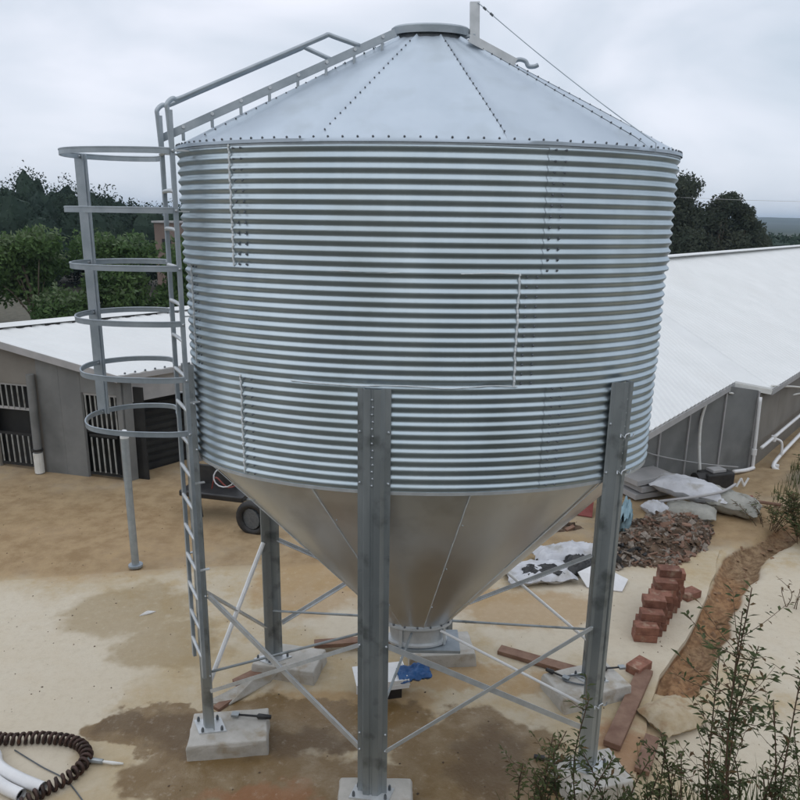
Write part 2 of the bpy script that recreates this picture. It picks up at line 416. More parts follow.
gb = MB(); nx = len(gx)
for y in gy:
    for x in gx: gb.v.append((x, y, gh(x, y)))
for j in range(len(gy) - 1):
    for i in range(nx - 1):
        gb.f.append((j * nx + i, j * nx + i + 1, (j + 1) * nx + i + 1, (j + 1) * nx + i))
g_o = gb.build('ground', 'ground', smooth=True); setp(g_o, kind='structure')
# the poured yard slab, a few centimetres proud of the soil around it
ring_ = []
for i in range(len(SLAB)):
    a, b = Vector((*SLAB[i], 0)), Vector((*SLAB[(i + 1) % len(SLAB)], 0)); n = max(1, int((b - a).length / .12))
    for k in range(n):
        p = a.lerp(b, k / n); e = .03 * noise.noise(Vector((p.x * 2.5, p.y * 2.5, 1))) + .012 * noise.noise(Vector((p.x * 9, p.y * 9, 1)))
        ring_.append((p.x + e, p.y + e * .6, .002))
nr_ = len(ring_); sb_ = MB()
sb_.add(ring_ + [(x, y, -.22) for x, y, z in ring_], [tuple(range(nr_))] + [(i, nr_ + i, nr_ + (i + 1) % nr_, (i + 1) % nr_) for i in range(nr_)])
setp(sb_.build('concrete_slab', 'ground'), kind='structure')

# ------------------------------------------------------------------ silo frame (oval plan: 4.0 m wide, 2.25 m deep)
AX, AY, RX, KY = .198, 6.136, 2.0, 1 / 1.78
ZT, ZB, Z1, Z2 = 5.375, 2.876, 4.509, 3.694
def S(t, r, z):
    a = R_(t); return Vector((AX + r * math.sin(a), AY - r * KY * math.cos(a), z))
def So(t, r, z, lat, out):                    # plan point with a lateral and an outward offset in silo measure
    a = R_(t); X = r * math.sin(a) + lat * math.cos(a) + out * math.sin(a); Y = -r * math.cos(a) + lat * math.sin(a) - out * math.cos(a)
    return Vector((AX + X, AY + Y * KY, z))
def Nrm(t):
    a = R_(t); return Vector((math.sin(a), -math.cos(a) / KY, 0)).normalized()
LEG = dict(L=-72.8, F=-10.9, R=48.0, RB=114.6, B=171.0, BL=-130.7)
silo = thing('feed_silo', (AX, AY, 0), 'large galvanized corrugated steel feed silo with cone hopper standing on six legs', 'silo')

# wall sheets: three rings of corrugated curved sheets, lapped at the vertical seams
SEAMS = [([-43.7, 24.1, 96, 168, 242], ZT, Z1 - .012, .012), ([-66, 19.8, 92, 164, 228], Z1 + .012, Z2 - .012, 0.0), ([-43.6, 27.2, 99, 171, 243], Z2 + .012, ZB, -.006)]
PITCH, AMP = (ZT - ZB) / 36, .0108
def wall_r(z): return AMP * math.sin(2 * math.pi * (ZT - z) / PITCH - math.pi / 2)
for seams, za, zb, dr in SEAMS:
    for i, t0 in enumerate(seams):
        t1 = seams[(i + 1) % 5]
        if t1 < t0: t1 += 360
        nseg = int((t1 - t0 + 2.5) / 2.4); rows = int(round((za - zb) / (PITCH / 12)))
        mb = MB()
        for j in range(rows + 1):
            z = za + (zb - za) * j / rows
            for k in range(nseg + 1):
                u = k / nseg; t = t0 - 1.2 + (t1 - t0 + 2.4) * u
                dent = .004 * noise.noise(Vector((t * .06, z * 1.3, dr * 50))) + .0010 * noise.noise(Vector((t * .35, z * 7, dr * 50 + 3)))
                mb.v.append(tuple(S(t, RX + dr + .007 * (1 - u) + wall_r(z) + dent, z)))
        q = nseg + 1
        for j in range(rows):
            for k in range(nseg): mb.f.append((j * q + k, (j + 1) * q + k, (j + 1) * q + k + 1, j * q + k + 1))
        sh = mb.build('wall_sheet', 'galv_wall', silo, smooth=True)
        if i in (0, 1):
            bb = MB(); sb = MB(); path = []
            for c in range(12):
                z = za - (c + .5) * (za - zb) / 12
                zc = z - PITCH * .0
                for lat in (1.3, 3.6):
                    p = S(t0 + lat - 1.2, RX + dr + .014 + wall_r(zc), zc)
                    bb.bolt(p, Nrm(t0), .0085, .010)
            bb.build('bolt_row', 'bolt_dark', sh, kind='stuff')
            for c in range(72 if (i == 0 or dr == 0.0) else 0):
                z = za - .01 - (za - zb - .03) * c / 71
                path.append(S(t0 - 1.6 + .22 * noise.noise(Vector((z * 9, dr * 99, i))), RX + dr + .011 + wall_r(z) * .35 + .004, z))
            if path: sb.tube(path, [.0075 + .005 * noise.noise(Vector((c * .7, i, dr))) for c in range(72)], 6)
            if path: sb.build('sealant_bead', 'sealant', sh)
# smears of sealant along the ring laps
for z0, ta, tb, am, zz in ((Z1, -40, -6, .012, 0), (Z2, -12, 19, .02, .004), (Z2, -30, -12, .010, 0), (Z1, 6, 18, .008, 0)):
    p = []
    for c in range(40):
        t = ta + (tb - ta) * c / 39; z = z0 + zz + am * noise.noise(Vector((t * .12, z0, 1))) 
        p.append(S(t, RX + .022, z))
    MB().tube(p, [.0025 + .0035 * abs(noise.noise(Vector((c * .33, z0, 4)))) for c in range(40)], 5).build('sealant_smear', 'sealant', silo)
# sealed tails under the vertical seams, stiffening bands at top and bottom
def band(name, m, r, za, zb, prof=0.0, n=140):
    mb = MB()
    for k in range(n):
        t = 360 * k / n
        for rr, z in ((r, za), (r + .012 + prof, za), (r + .012 + prof, zb), (r, zb)): mb.v.append(tuple(S(t, rr, z)))
    for k in range(n):
        a = k * 4; b = ((k + 1) % n) * 4
        for j in range(4): mb.f.append((a + j, a + (j + 1) % 4, b + (j + 1) % 4, b + j))
    return mb.build(name, m, silo, smooth=True, auto=40)
band('eave_ring', 'galv_dull', RX + .012, ZT + .012, ZT - .022)
band('hopper_ring', 'galv_bar', RX - .03, ZB + .004, ZB - .022, .012)

# roof: ten panels with lapped ribs and bolt rows
ZC, RC = 6.224, .285
RT = [-58 + 36 * i for i in range(10)]
def roof_p(t, u, up=0):
    r = RX + .035 + (RC - RX - .035) * u; z = ZT + .012 + (ZC - ZT - .012) * u
    return S(t, r + up * .45, z + up * .88)
for i, t0 in enumerate(RT):
    mb = MB(); nn_ = 18; nr = 10
    for j in range(nr + 1):
        for k in range(nn_ + 1):
            u = (j / nr) ** 1.6; t = t0 + 36 * k / nn_
            kk = min(k, nn_ - k); rib = (.020 if k < 3 else .0165) * math.exp(-(kk * kk) * 2.2) * sstep(.0, .05, u)
            mb.v.append(tuple(roof_p(t, u, .004 + rib + .006 * noise.noise(Vector((t * .11, u * 2.6, 7))))))
    # drip lip at the eave
    for k in range(nn_ + 1):
        p = roof_p(t0 + 36 * k / nn_, 0, .004); mb.v.append((p.x, p.y, p.z - .022))
    q = nn_ + 1
    for j in range(nr):
        for k in range(nn_): mb.f.append((j * q + k, j * q + k + 1, (j + 1) * q + k + 1, (j + 1) * q + k))
    e = (nr + 1) * q
    for k in range(nn_): mb.f.append((e + k, e + k + 1, k + 1, k))
    pn = mb.build('roof_panel', 'galv_roof', silo, smooth=True, auto=50)
    bb = MB()
    for c in range(19):
        u = .05 + .87 * c / 18
        p = roof_p(t0, u, .022); bb.bolt(p, (Nrm(t0) * .45 + Vector((0, 0, .9))), .0066, .010)
    for c in range(12):
        p = roof_p(t0 + 1.5 + 33 * c / 11, .008, .004); bb.bolt(p, (Nrm(t0) * .45 + Vector((0, 0, .9))), .008, .012)
    bb.build('bolt_row', 'bolt_dark', pn, kind='stuff')

# roof opening: collar coloured dark for the shaded gap, lid, opening lever, hook, rope
def lathe_s(name, m, prof, n=48, ax=None, smooth=True, auto=35):
    mb = MB()
    for k in range(n):
        for r, z in prof: mb.v.append(tuple(S(360 * k / n, r, z)))
    q = len(prof)
    for k in range(n):
        a = k * q; b = ((k + 1) % n) * q
        for j in range(q - 1): mb.f.append((a + j, b + j, b + j + 1, a + j + 1))
    return mb.build(name, m, silo, smooth=smooth, auto=auto)
lathe_s('roof_collar', 'bolt_dark', [(RC + .012, ZC - .03), (RC - .035, ZC - .005), (RC - .035, ZC + .06), (RC - .06, ZC + .06)])
lid = lathe_s('roof_lid', 'galv_dull', [(RC - .04, ZC + .045), (RC + .018, ZC + .035), (RC + .025, ZC + .085), (RC + .008, ZC + .098), (.14, ZC + .115), (.001, ZC + .12)])
lv = MB()
px_, py_ = .545, 6.10
lv.bar((px_, py_, 6.14), (px_ - .012, py_, 6.505), .075, .012, up=(0, 1, 0))
lv.bar((px_ - .032, py_ + .022, 6.14), (px_ - .044, py_ + .022, 6.505), .01, .04, up=(0, 1, 0))
lv.bar((px_ + .032, py_ + .022, 6.14), (px_ + .020, py_ + .022, 6.503), .01, .04, up=(0, 1, 0))
lvo = lv.build('lid_lever', 'galv_bar', silo)
MB().bar((px_ - .20, py_, 6.255), (px_ + .0, py_ - .012, 6.262), .03, .02).build('lever_tie', 'galv_dull', lvo)
sl = MB(); sl.bar((.49, 5.99, 6.235), (.85, 5.99, 6.065), .08, .014, up=(.4, 0, 1)); sl.bar((.49, 5.947, 6.215), (.85, 5.947, 6.045), .01, .06, up=(.4, 0, 1))
sl.build('lid_arm', 'galv_bar', silo)
hk = spline([(.80, 5.99, 6.03), (.87, 5.99, 6.075), (.93, 5.99, 6.065), (.955, 5.99, 6.03), (1.0, 5.99, 6.028), (1.03, 5.99, 6.04)], 6)
MB().tube(hk, .0165, 8).build('catch_hook', 'galv_dull', silo, smooth=True)
rp = []
a, b = Vector((px_ + .01, py_ - .01, 6.497)), S(52, RX + .05, ZT + .05)
for i in range(25):
    t = i / 24; p = a.lerp(b, t); p.z -= .10 * t * (1 - t); rp.append(p)
e0 = S(52, RX + .05, ZB + .4); rp += [b.lerp(e0, .03), ]
MB().tube(rp, .0038, 5).build('pull_rope', 'galv_dull', silo)
for f in (.06, .12):
    q = rp[int(f * 24)]
    MB().tube([q - Vector((.012, 0, -.010)), q + Vector((.012, 0, -.010))], .009, 6).build('rope_clip', 'bolt_dark', silo)

# hopper: ten tapered panels, outlet collar and slide gate
ZO, RO = 1.118, .285
HT = [-26 + 36 * i for i in range(10)]
for t0 in HT:
    mb = MB(); nk, nr = 12, 8
    for j in range(nr + 1):
        u = j / nr
        for k in range(nk + 1):
            t = t0 + 36 * k / nk; r = RX - .035 + (RO - RX + .035) * u; z = ZB - .006 + (ZO - ZB) * u
            kk = min(k, nk - k); up = (.012 if k < 3 else .009) * math.exp(-(kk * kk) * 3.0) + .003 * noise.noise(Vector((t * .08, u * 2, 4)))
            mb.v.append(tuple(S(t, r + up, z)))
    q = nk + 1
    for j in range(nr):
        for k in range(nk): mb.f.append((j * q + k, (j + 1) * q + k, (j + 1) * q + k + 1, j * q + k + 1))
    hp = mb.build('hopper_panel', 'galv_cone', silo, smooth=True)
    MB().tube([S(t0 + .05 * math.sin(c * 2.1), RX - .02 + (RO - RX + .03) * c / 24 + .004, ZB - .02 + (ZO - ZB + .03) * c / 24) for c in range(25)], [.0045 + .003 * noise.noise(Vector((c * .8, t0, 0))) for c in range(25)], 5).build('sealant_bead', 'sealant', hp)
    bb = MB()
    for c in range(3):
        u = .2 + .3 * c; r = RX - .035 + (RO - RX + .035) * u; z = ZB - .006 + (ZO - ZB) * u
        bb.bolt(S(t0 + 1, r + .008, z), Nrm(t0) + Vector((0, 0, -.6)), .008, .008)
    bb.build('bolt_row', 'bolt_zinc', hp, kind='stuff')
outlet = lathe_s('outlet_collar', 'galv_bar', [(RO - .02, ZO + .03), (RO + .045, ZO + .02), (RO + .05, ZO - .004), (RO - .01, ZO - .012), (RO - .03, ZO - .17), (RO + .01, ZO - .18), (RO + .01, ZO - .20), (RO - .06, ZO - .20)])
bb = MB()
for k in range(16): bb.bolt(S(k * 22.5, RO + .035, ZO + .018), (0, 0, 1), .011, .02)
bb.build('bolt_row', 'bolt_dark', outlet, kind='stuff')
MB().box((AX + .1, AY, ZO - .225), (.62, .36, .03)).build('slide_gate', 'galv_dull', silo)
for ta_ in (60, -32): MB().bar(S(ta_, RO + .01, ZO - .02), S(ta_, RO + .02, ZO - .205), .03, .01, up=Nrm(ta_)).build('gate_bracket', 'galv_bar', silo)

# legs: pressed hat-section posts with flanges, bolts, base plates
ZP = .16
def hat(t, z0, z1, wd=.25, dp=.085):
    pr = [(-wd / 2, .005), (-wd / 2, .013), (-wd * .34, .018), (-wd * .25, dp), (-wd * .06, dp + .004), (-wd * .03, dp - .012), (wd * .03, dp - .012),
          (wd * .06, dp + .004), (wd * .25, dp), (wd * .34, .018), (wd / 2, .013), (wd / 2, .005), (wd * .32, .004), (wd * .22, dp - .014), (-wd * .22, dp - .014), (-wd * .32, .004)]
    mb = MB(); n = len(pr)
    for z in (z0, z1):
        for a, b in pr: mb.v.append(tuple(So(t, RX + .02, z, a, b)))
    for j in range(n):
        j2 = (j + 1) % n; mb.f.append((j, j2, n + j2, n + j))
    mb.f.append(tuple(range(n, 2 * n))); mb.f.append(tuple(range(n))[::-1])
    return mb
for nm, t in LEG.items():
    lg = hat(t, ZP + .012, 3.68).build('leg', 'galv_leg', silo)
    bb = MB()
    for c in range(13):
        z = 3.60 - c * .055
        bb.bolt(So(t, RX + .02, z, -.004 + .006 * (c % 2), .072), Nrm(t), .009, .010)
    for z in (1.57, .59, .75, 3.35, 2.95):
        for lt in (-.108, .108): bb.bolt(So(t, RX + .02, z, lt, .013), Nrm(t), .011, .013)
    bb.build('bolt_row', 'bolt_zinc', lg, kind='stuff')
    pl = MB(); c = So(t, RX + .02, ZP + .006, 0, .03); a = R_(t)
    ux = Vector((math.cos(a) * .17, math.sin(a) * .17 * KY, 0)); uy = Vector((math.sin(a) * .13, -math.cos(a) * .13 * KY, 0))
    pl.obox(c, ux, uy, (0, 0, .006))
    bp_ = pl.build('base_plate', 'galv_bar', lg)
    bb = MB()
    for i in (-.8, .8):
        for j in (-.7, .7): bb.bolt(c + ux * i + uy * j + Vector((0, 0, .006)), (0, 0, 1), .014, .045)
    bb.build('anchor_bolt', 'bolt_dark', lg, kind='stuff')
# X braces between neighbouring legs and stay rods to the outlet
order = ['F', 'R', 'RB', 'B', 'BL', 'L']
for i, a in enumerate(order):
    b = order[(i + 1) % 6]; ta, tb = LEG[a], LEG[b]
    def pt(t, z, s, o): return So(t, RX + .02, z, s * .115, o)
    up = (Nrm(ta) + Nrm(tb)).normalized()
    m1 = 'pale_bar' if (a, b) in (('BL', 'L'), ('RB', 'B')) else 'galv_bar'
    p1, p2 = pt(ta, 1.57, 1, -.004), pt(tb, .59, -1, -.004)
    q1, q2 = pt(ta, .59, 1, .022), pt(tb, 1.57, -1, .022)
    if a in ('L', 'F'):
        MB().angle(p1, p2, .048, .006, up).build('brace', m1, silo)
        MB().angle(q1, q2, .034, .006, up).build('brace', 'galv_bar', silo)
    else:
        for k_, (u1, u2) in enumerate(((p1, p2), (q1, q2))):
            if (k_ == 0 and a == 'BL') or (k_ == 1 and a == 'RB'): MB().tube([u1, u2], .024 if a == 'BL' else .017, 8).build('brace', 'pale_bar', silo)
            else: MB().angle(u1, u2, .036, .006, up).build('brace', 'galv_bar', silo)
for a in order:
    t = LEG[a]
    MB().tube([So(t, RX + .02, .75, 0, .0), S(t, RO + .01, ZO - .04)], .0125, 8).build('stay_rod', 'pale_bar' if a == 'R' else 'galv_leg', silo)
# wire twisted round the right leg
for z in (3.25, 2.95, .80):
    p = [So(48, RX + .02, z + .02 * math.sin(k * 1.3), -.10 + .02 * k, .105 + .01 * math.cos(k * 2)) for k in range(11)]
    MB().tube(spline(p, 3), .0055, 5).build('tie_wire', 'bolt_zinc', silo)

# ladder with safety cage on the left leg
nL = Nrm(-72.8); tb = Vector((nL.y, -nL.x, 0))          # tangent towards the back
if tb.y < 0: tb = -tb
P0 = S(-72.8, RX, 0) + nL * .115
RF = P0 - tb * .19; RB_ = P0 + tb * .19
def at(p, z): return Vector((p.x, p.y, z))
ld = MB()
ld.bar(at(RF, .85), at(RF, 5.62), .05, .03, up=nL); ld.bar(at(RB_, .85), at(RB_, 5.62), .05, .03, up=nL)
ladder = ld.build('ladder', 'galv_dull', silo)
for c in range(16):
    z = 1.05 + c * .285
    pa, pb = at(RF, z), at(RB_, z)
    MB().tube(spline([pa + nL * .0, pa + nL * .012 + tb * .06 + Vector((0, 0, .012)), pb + nL * .012 - tb * .06 + Vector((0, 0, .012)), pb], 4), .016, 7).build('rung', 'galv_bar', ladder, smooth=True)
for z in (1.9, 2.7, 3.4, 4.1, 4.9):
    for q_ in (RF, RB_): MB().bar(at(q_, z), at(q_, z) - nL * .10, .03, .008).build('wall_bracket', 'galv_bar', ladder)
HZ = [5.335, 4.905, 4.47, 4.04, 3.59, 3.14]
ctrl = [RF, RF + Vector((-.16, -.05, 0)), Vector((-2.26, 5.55, 0)), Vector((-2.57, 5.68, 0)), Vector((-2.715, 5.93, 0)), Vector((-2.70, 6.20, 0)), Vector((-2.46, 6.42, 0)), Vector((-2.12, 6.42, 0)), RB_ + Vector((-.09, .22, 0)), RB_]
cg = MB()
hp_path = [Vector((p.x, p.y, 0)) for p in spline(ctrl, 7)]
s0 = Vector((-2.69, 6.235, 0))
cg.bar(at(s0, 3.12), at(s0, 5.35), .125, .012, up=(.35, .94, 0)); cg.bar(at(s0 + Vector((.03, -.012, 0)), 3.12), at(s0 + Vector((.03, -.012, 0)), 5.35), .02, .03, up=(.35, .94, 0))
cage = cg.build('safety_cage', 'galv_dull', silo)
for z in HZ:
    mb = MB().ribbon([at(p, z) for p in hp_path], .042, .006)
    k = [at(p, z + .019) for p in hp_path]
    mb.tube(k, .007, 5)
    hpo = mb.build('hoop', 'galv_dull', cage)
    bb = MB(); bb.bolt(at(RF, z) - tb * .028, -tb, .012, .014); bb.bolt(at(s0, z) + Vector((0, -.02, 0)), (0, -1, 0), .011, .014)
    bb.build('bolt_row', 'bolt_zinc', hpo, kind='stuff')
# roof ladder and hand rails
def roofpt(base, u, up):
    c = roof_p(-72.8, u, up); return c
for s_, nm in ((-1, 0), (1, 1)):
    pass
rl = MB(); stiles = []
for s_ in (-1, 1):
    off = tb * (.19 * s_)
    a = roof_p(-72.8, -.03, .10) + off; b = roof_p(-72.8, .97, .05) + off * .75
    rl.bar(a, b, .022, .055); stiles.append((a, b))
roof_ladder = rl.build('roof_ladder', 'galv_dull', silo)
for c in range(8):
    f = .06 + .88 * c / 7
    p, q = stiles[0][0].lerp(stiles[0][1], f), stiles[1][0].lerp(stiles[1][1], f)
    MB().tube([p - tb * .02 + Vector((0, 0, .012)), q + tb * .02 + Vector((0, 0, .012))], .013, 7).build('rung', 'galv_bar', roof_ladder)
    MB().bar(p + Vector((0, 0, -.02)), p + Vector((0, 0, -.085)), .02, .02).build('standoff', 'galv_dull', roof_ladder)
for s_, e1, e2 in ((-1, .70, .84), (1, .66, .78)):
    off = tb * (.19 * s_); a, b = stiles[0 if s_ < 0 else 1]
    st = at(P0 + off, 5.30)
    upv = Vector((0, 0, .20))
    c1 = at(P0 + off + nL * .015, 5.66)
    top0 = a.lerp(b, .05) + Vector((0, 0, .215)); top1 = a.lerp(b, e1) + Vector((0, 0, .195)); end = a.lerp(b, e2) + Vector((0, 0, .02))
    path = [st, c1 + Vector((0, 0, -.06)), c1, c1.lerp(top0, .5) + Vector((0, 0, .02)), top0] + [top0.lerp(top1, k / 6) for k in range(1, 6)] + [top1 - (top1 - top0) * .03, top1, top1.lerp(end, .2), end]
    MB().tube(spline(path, 4), .0175, 8).build('hand_rail', 'galv_dull', silo, smooth=True)
    MB().bar(at(P0 + off, 5.34), at(P0 + off, 5.34) - nL * .14, .05, .012).build('rail_clamp', 'galv_bar', silo)

# ------------------------------------------------------------------ concrete plinths
def plinth(c, ex, ey, h, rz, label, seed, sx=0):
    m = Matrix.Rotation(R_(rz), 3, 'Z'); mb = MB(); n = 5
    vs = []
    rnd = random.Random(seed)
    top = []; bot = []
    per = []
    for i in range(n): per.append((-1 + 2 * i / n, -1))
    for i in range(n): per.append((1, -1 + 2 * i / n))
    for i in range(n): per.append((1 - 2 * i / n, 1))
    for i in range(n): per.append((-1, 1 - 2 * i / n))
    for z, fl in ((0, 1.03), (h * .75, 1.015), (h, .985)):
        for a, b in per:
            j = 1 + rnd.uniform(-.02, .02)
            p = m @ Vector((a * ex / 2 * fl * j, b * ey / 2 * fl * j, 0))
            vs.append((c[0] + p.x, c[1] + p.y, -.03 * (z == 0) + z + (0 if z == h else rnd.uniform(-.006, .006) * (z > 0))))
    q = len(per); fs = []
    for r in range(2):
        for k in range(q): fs.append((r * q + k, r * q + (k + 1) % q, (r + 1) * q + (k + 1) % q, (r + 1) * q + k))
    fs.append(tuple(range(2 * q, 3 * q)))
    mb.add(vs, fs)
    o = mb.build('concrete_plinth', 'concrete_block', bev=.012)
    return setp(o, label, 'plinth', 'concrete plinths under the silo legs')
plinth((-1.58, 5.80), .72, .46, ZP, 8, 'concrete plinth under the leg that carries the ladder', 1)
plinth((-.16, 4.98), .62, .42, ZP, 0, 'concrete plinth under the nearest silo leg', 2)
plinth((1.75, 5.32), .60, .42, ZP, 15, 'concrete plinth under the right front leg, among the weeds', 3)
plinth((2.02, 6.60), .80, .48, ZP, 20, 'concrete plinth with a black tool on it, behind the right front leg', 4)
plinth((.50, 7.22), .74, .46, ZP, 6, 'concrete plinth behind the hopper outlet', 5)
plinth((-1.18, 6.93), .70, .44, ZP, -12, 'concrete plinth under the far left leg beside the planks', 6)

# ------------------------------------------------------------------ sheds
def corr_roof(A, B, C, D, pitch, amp, th, n_along=3):
    """sheet from eave edge A-B to ridge edge D-C; ridges run from eave to ridge"""
    A, B, C, D = map(Vector, (A, B, C, D)); mb = MB()
    Lg = (B - A).length; n = int(Lg / pitch) * 4; up = (B - A).cross(D - A).normalized()
    if up.z < 0: up = -up
    for lay in (0, 1):
        for k in range(n + 1):
            u = k / n; o = amp * (1, 1, 0, 0)[k % 4] - lay * th
            for v in range(n_along + 1):
                e = A.lerp(B, u); r_ = D.lerp(C, u); mb.v.append(tuple(e.lerp(r_, v / n_along) + up * o))
    q = n_along + 1; tot = (n + 1) * q
    for k in range(n):
        for v in range(n_along):
            a = k * q + v
            mb.f.append((a, a + q, a + q + 1, a + 1)); mb.f.append((tot + a, tot + a + 1, tot + a + q + 1, tot + a + q))
        mb.f.append((k * q, tot + k * q, tot + k * q + q, k * q + q))
        a = k * q + n_along; mb.f.append((a, a + q, tot + a + q, tot + a))
    for k in (0, n):
        for v in range(n_along):
            a = k * q + v; mb.f.append((a, a + 1, tot + a + 1, tot + a))
    return mb
gD = Vector((-.96555, .26022, 0)); dD = Vector((.64997, .75996, 0)); nD = Vector((dD.y, -dD.x, 0))
C0 = Vector((-5.08, 12.55, 0)); UZ = Vector((0, 0, 1))
shed = thing('livestock_shed', C0, 'long low shed on the left with a white ridged roof and barred gates', 'shed')
EH, RH, HW = 2.09, 2.72, 3.24
def gw(s, z, o=0): return C0 + gD * s + UZ * z - dD * o       # o: proud of the gable wall towards the yard
def sw(s, z, o=0): return C0 + dD * s + UZ * z + nD * o       # side wall, o outward
def wquad(mb, f, s0, s1, z0, z1, th=.06, o=0.0):
    a, b, c, d = f(s0, z0, o), f(s1, z0, o), f(s1, z1, o), f(s0, z1, o)
    back = f(s0, z0, o - th) - f(s0, z0, o)
    vs = [a, b, c, d] + [p + back for p in (a, b, c, d)]
    return mb.add(vs, [(0, 1, 2, 3), (7, 6, 5, 4), (0, 4, 5, 1), (1, 5, 6, 2), (2, 6, 7, 3), (3, 7, 4, 0)])
slope = (RH - EH) / HW
# gable wall cladding panels (each its own part), door openings left between them
def gpanel(s0, s1, z0, m='panel_grey', o=0.0):
    z_a, z_b = EH - .04 + slope * s0, EH - .04 + slope * s1
    if s1 > HW: z_b = EH - .04 + slope * (2 * HW - s1)
    mb = MB(); a, b, c, d = gw(s0, z0, o), gw(s1, z0, o), gw(s1, z_b, o), gw(s0, z_a, o); bk = dD * .05
    vs = [a, b, c, d] + [p + bk for p in (a, b, c, d)]
    mb.add(vs, [(0, 1, 2, 3), (7, 6, 5, 4), (0, 4, 5, 1), (1, 5, 6, 2), (2, 6, 7, 3), (3, 7, 4, 0)])
    return mb.build('wall_panel', m, shed)
gpanel(0.0, .10, -.05); gpanel(.10, .86, 1.66, o=-.004); gpanel(.86, 1.32, -.05); gpanel(1.325, 1.80, -.05)
gpanel(1.80, 1.98, -.05, 'panel_brown', -.003); gpanel(1.98, 2.9, 1.72, 'panel_brown', -.006); gpanel(2.9, HW, -.05, 'panel_brown'); gpanel(HW + .002, 4.9, -.05, 'panel_brown'); gpanel(4.905, 6.4, -.05, 'panel_brown')
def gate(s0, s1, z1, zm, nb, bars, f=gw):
    g = MB(); wquad(g, f, s0 - .3, s1 + .3, -.02, z1 + .15, .03, -.24)  # dark backing sheet standing for the unlit shed interior
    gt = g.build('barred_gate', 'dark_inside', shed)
    for k in range(nb):
        s = s0 + (s1 - s0) * (k + .5) / nb
        for za, zb in bars:
            MB().bar(f(s, za, -.03), f(s + .01, zb, -.03), .028, .018, up=-dD).build('bar', 'bar_paint', gt)
    for z in zm:
        MB().bar(f(s0, z, -.045), f(s1, z, -.045), .05, .02, up=-dD).build('rail', 'dark_inside' if z < 1.2 else 'trim_grey', gt)
gate(1.99, 2.89, 1.70, (1.70, 1.22, .70, .08), 7, ((1.22, 1.68), (.12, .68)))
gate(.11, .85, 1.64, (1.64, .92, .08), 7, ((.96, 1.62),))
gate(.20, .80, .84, (.84, .10), 5, ((.12, .80),))
# side wall: upper panel strip, dark doorway with a slatted door, then panels
for s0, s1, z0 in ((0.02, .22, -.05), (.22, 1.55, 1.50), (1.55, 3.0, -.05), (3.005, 4.6, -.05), (4.605, 6.2, -.05)):
    wquad(MB(), sw, s0, s1, z0, EH - .05, .05, 0 if z0 < 0 else -.003).build('wall_panel', 'trim_grey' if z0 > 0 else 'panel_grey', shed)
wquad(MB(), sw, 6.205, 60, -.05, EH - .05, .05, 0).build('wall_panel', 'panel_grey', shed)
do = wquad(MB(), sw, .23, 1.54, .0, 1.49, .03, -.30).build('side_door', 'dark_inside', shed)  # dark sheet painting the shade inside the doorway, behind the slats
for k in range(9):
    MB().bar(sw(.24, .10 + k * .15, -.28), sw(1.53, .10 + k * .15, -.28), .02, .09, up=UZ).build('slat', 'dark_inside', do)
# roof: two slopes of ridged sheet, ridge cap, barge boards
e0, r0 = gw(-.16, EH - .02, .18), gw(HW, RH, .18)
e0b = gw(2 * HW + .16, EH - .02, .18)
LR = 64
corr_roof(e0, e0 + dD * LR, r0 + dD * LR, r0, .25, .012, .03).build('roof_slope', 'roof_white', shed)
corr_roof(e0b, e0b + dD * LR, r0 + dD * LR, r0, .25, .012, .03).build('roof_slope', 'roof_white', shed)
cap_ = MB()
for sgn in (1, -1):
    a = r0 + UZ * .05; b = gw(HW - sgn * .28, RH + .05 - slope * .28, .18)
    cap_.add([a, b, b + dD * LR, a + dD * LR], [(0, 1, 2, 3)])
cap_.build('ridge_cap', 'roof_white', shed)
for k in range(26):
    c = gw(HW - .27, RH + .012 - slope * .27, -.25 - k * .55)
    MB().obox(c, dD * .14, gD * .012, UZ * .020).build('ridge_gap_shade', 'dark_inside', shed)  # solid dark strips standing for the shadow gaps under the ridge cap
MB().bar(e0 - UZ * .06, r0 - UZ * .06, .02, .13).build('barge_board', 'trim_grey', shed)
MB().bar(e0b - UZ * .06, r0 - UZ * .06, .02, .13).build('barge_board', 'trim_grey', shed)
MB().bar(e0 - UZ * .055 + dD * .02, e0 + dD * LR - UZ * .055, .02, .09).build('eave_trim', 'trim_grey', shed)
bb = MB()
for k in range(8): bb.bolt(e0 + dD * (.15 + k * .2) + UZ * .018, UZ, .02, .03)
bb.build('bolt_row', 'bolt_dark', shed, kind='stuff')
# pale post in front of the gable with a black collar
post = MB().tube([gw(1.82, 0, .12), gw(1.82, 1.95, .10)], .075, 12).build('drain_post', 'panel_grey', shed, smooth=True, auto=40)
MB().tube([gw(1.82, .46, .12), gw(1.82, .50, .12)], .098, 12).build('collar', 'black_rubber', post)
MB().tube([gw(1.82, .02, .12), gw(1.82, .42, .12)], .088, 12).build('sleeve', 'white_paint', post)

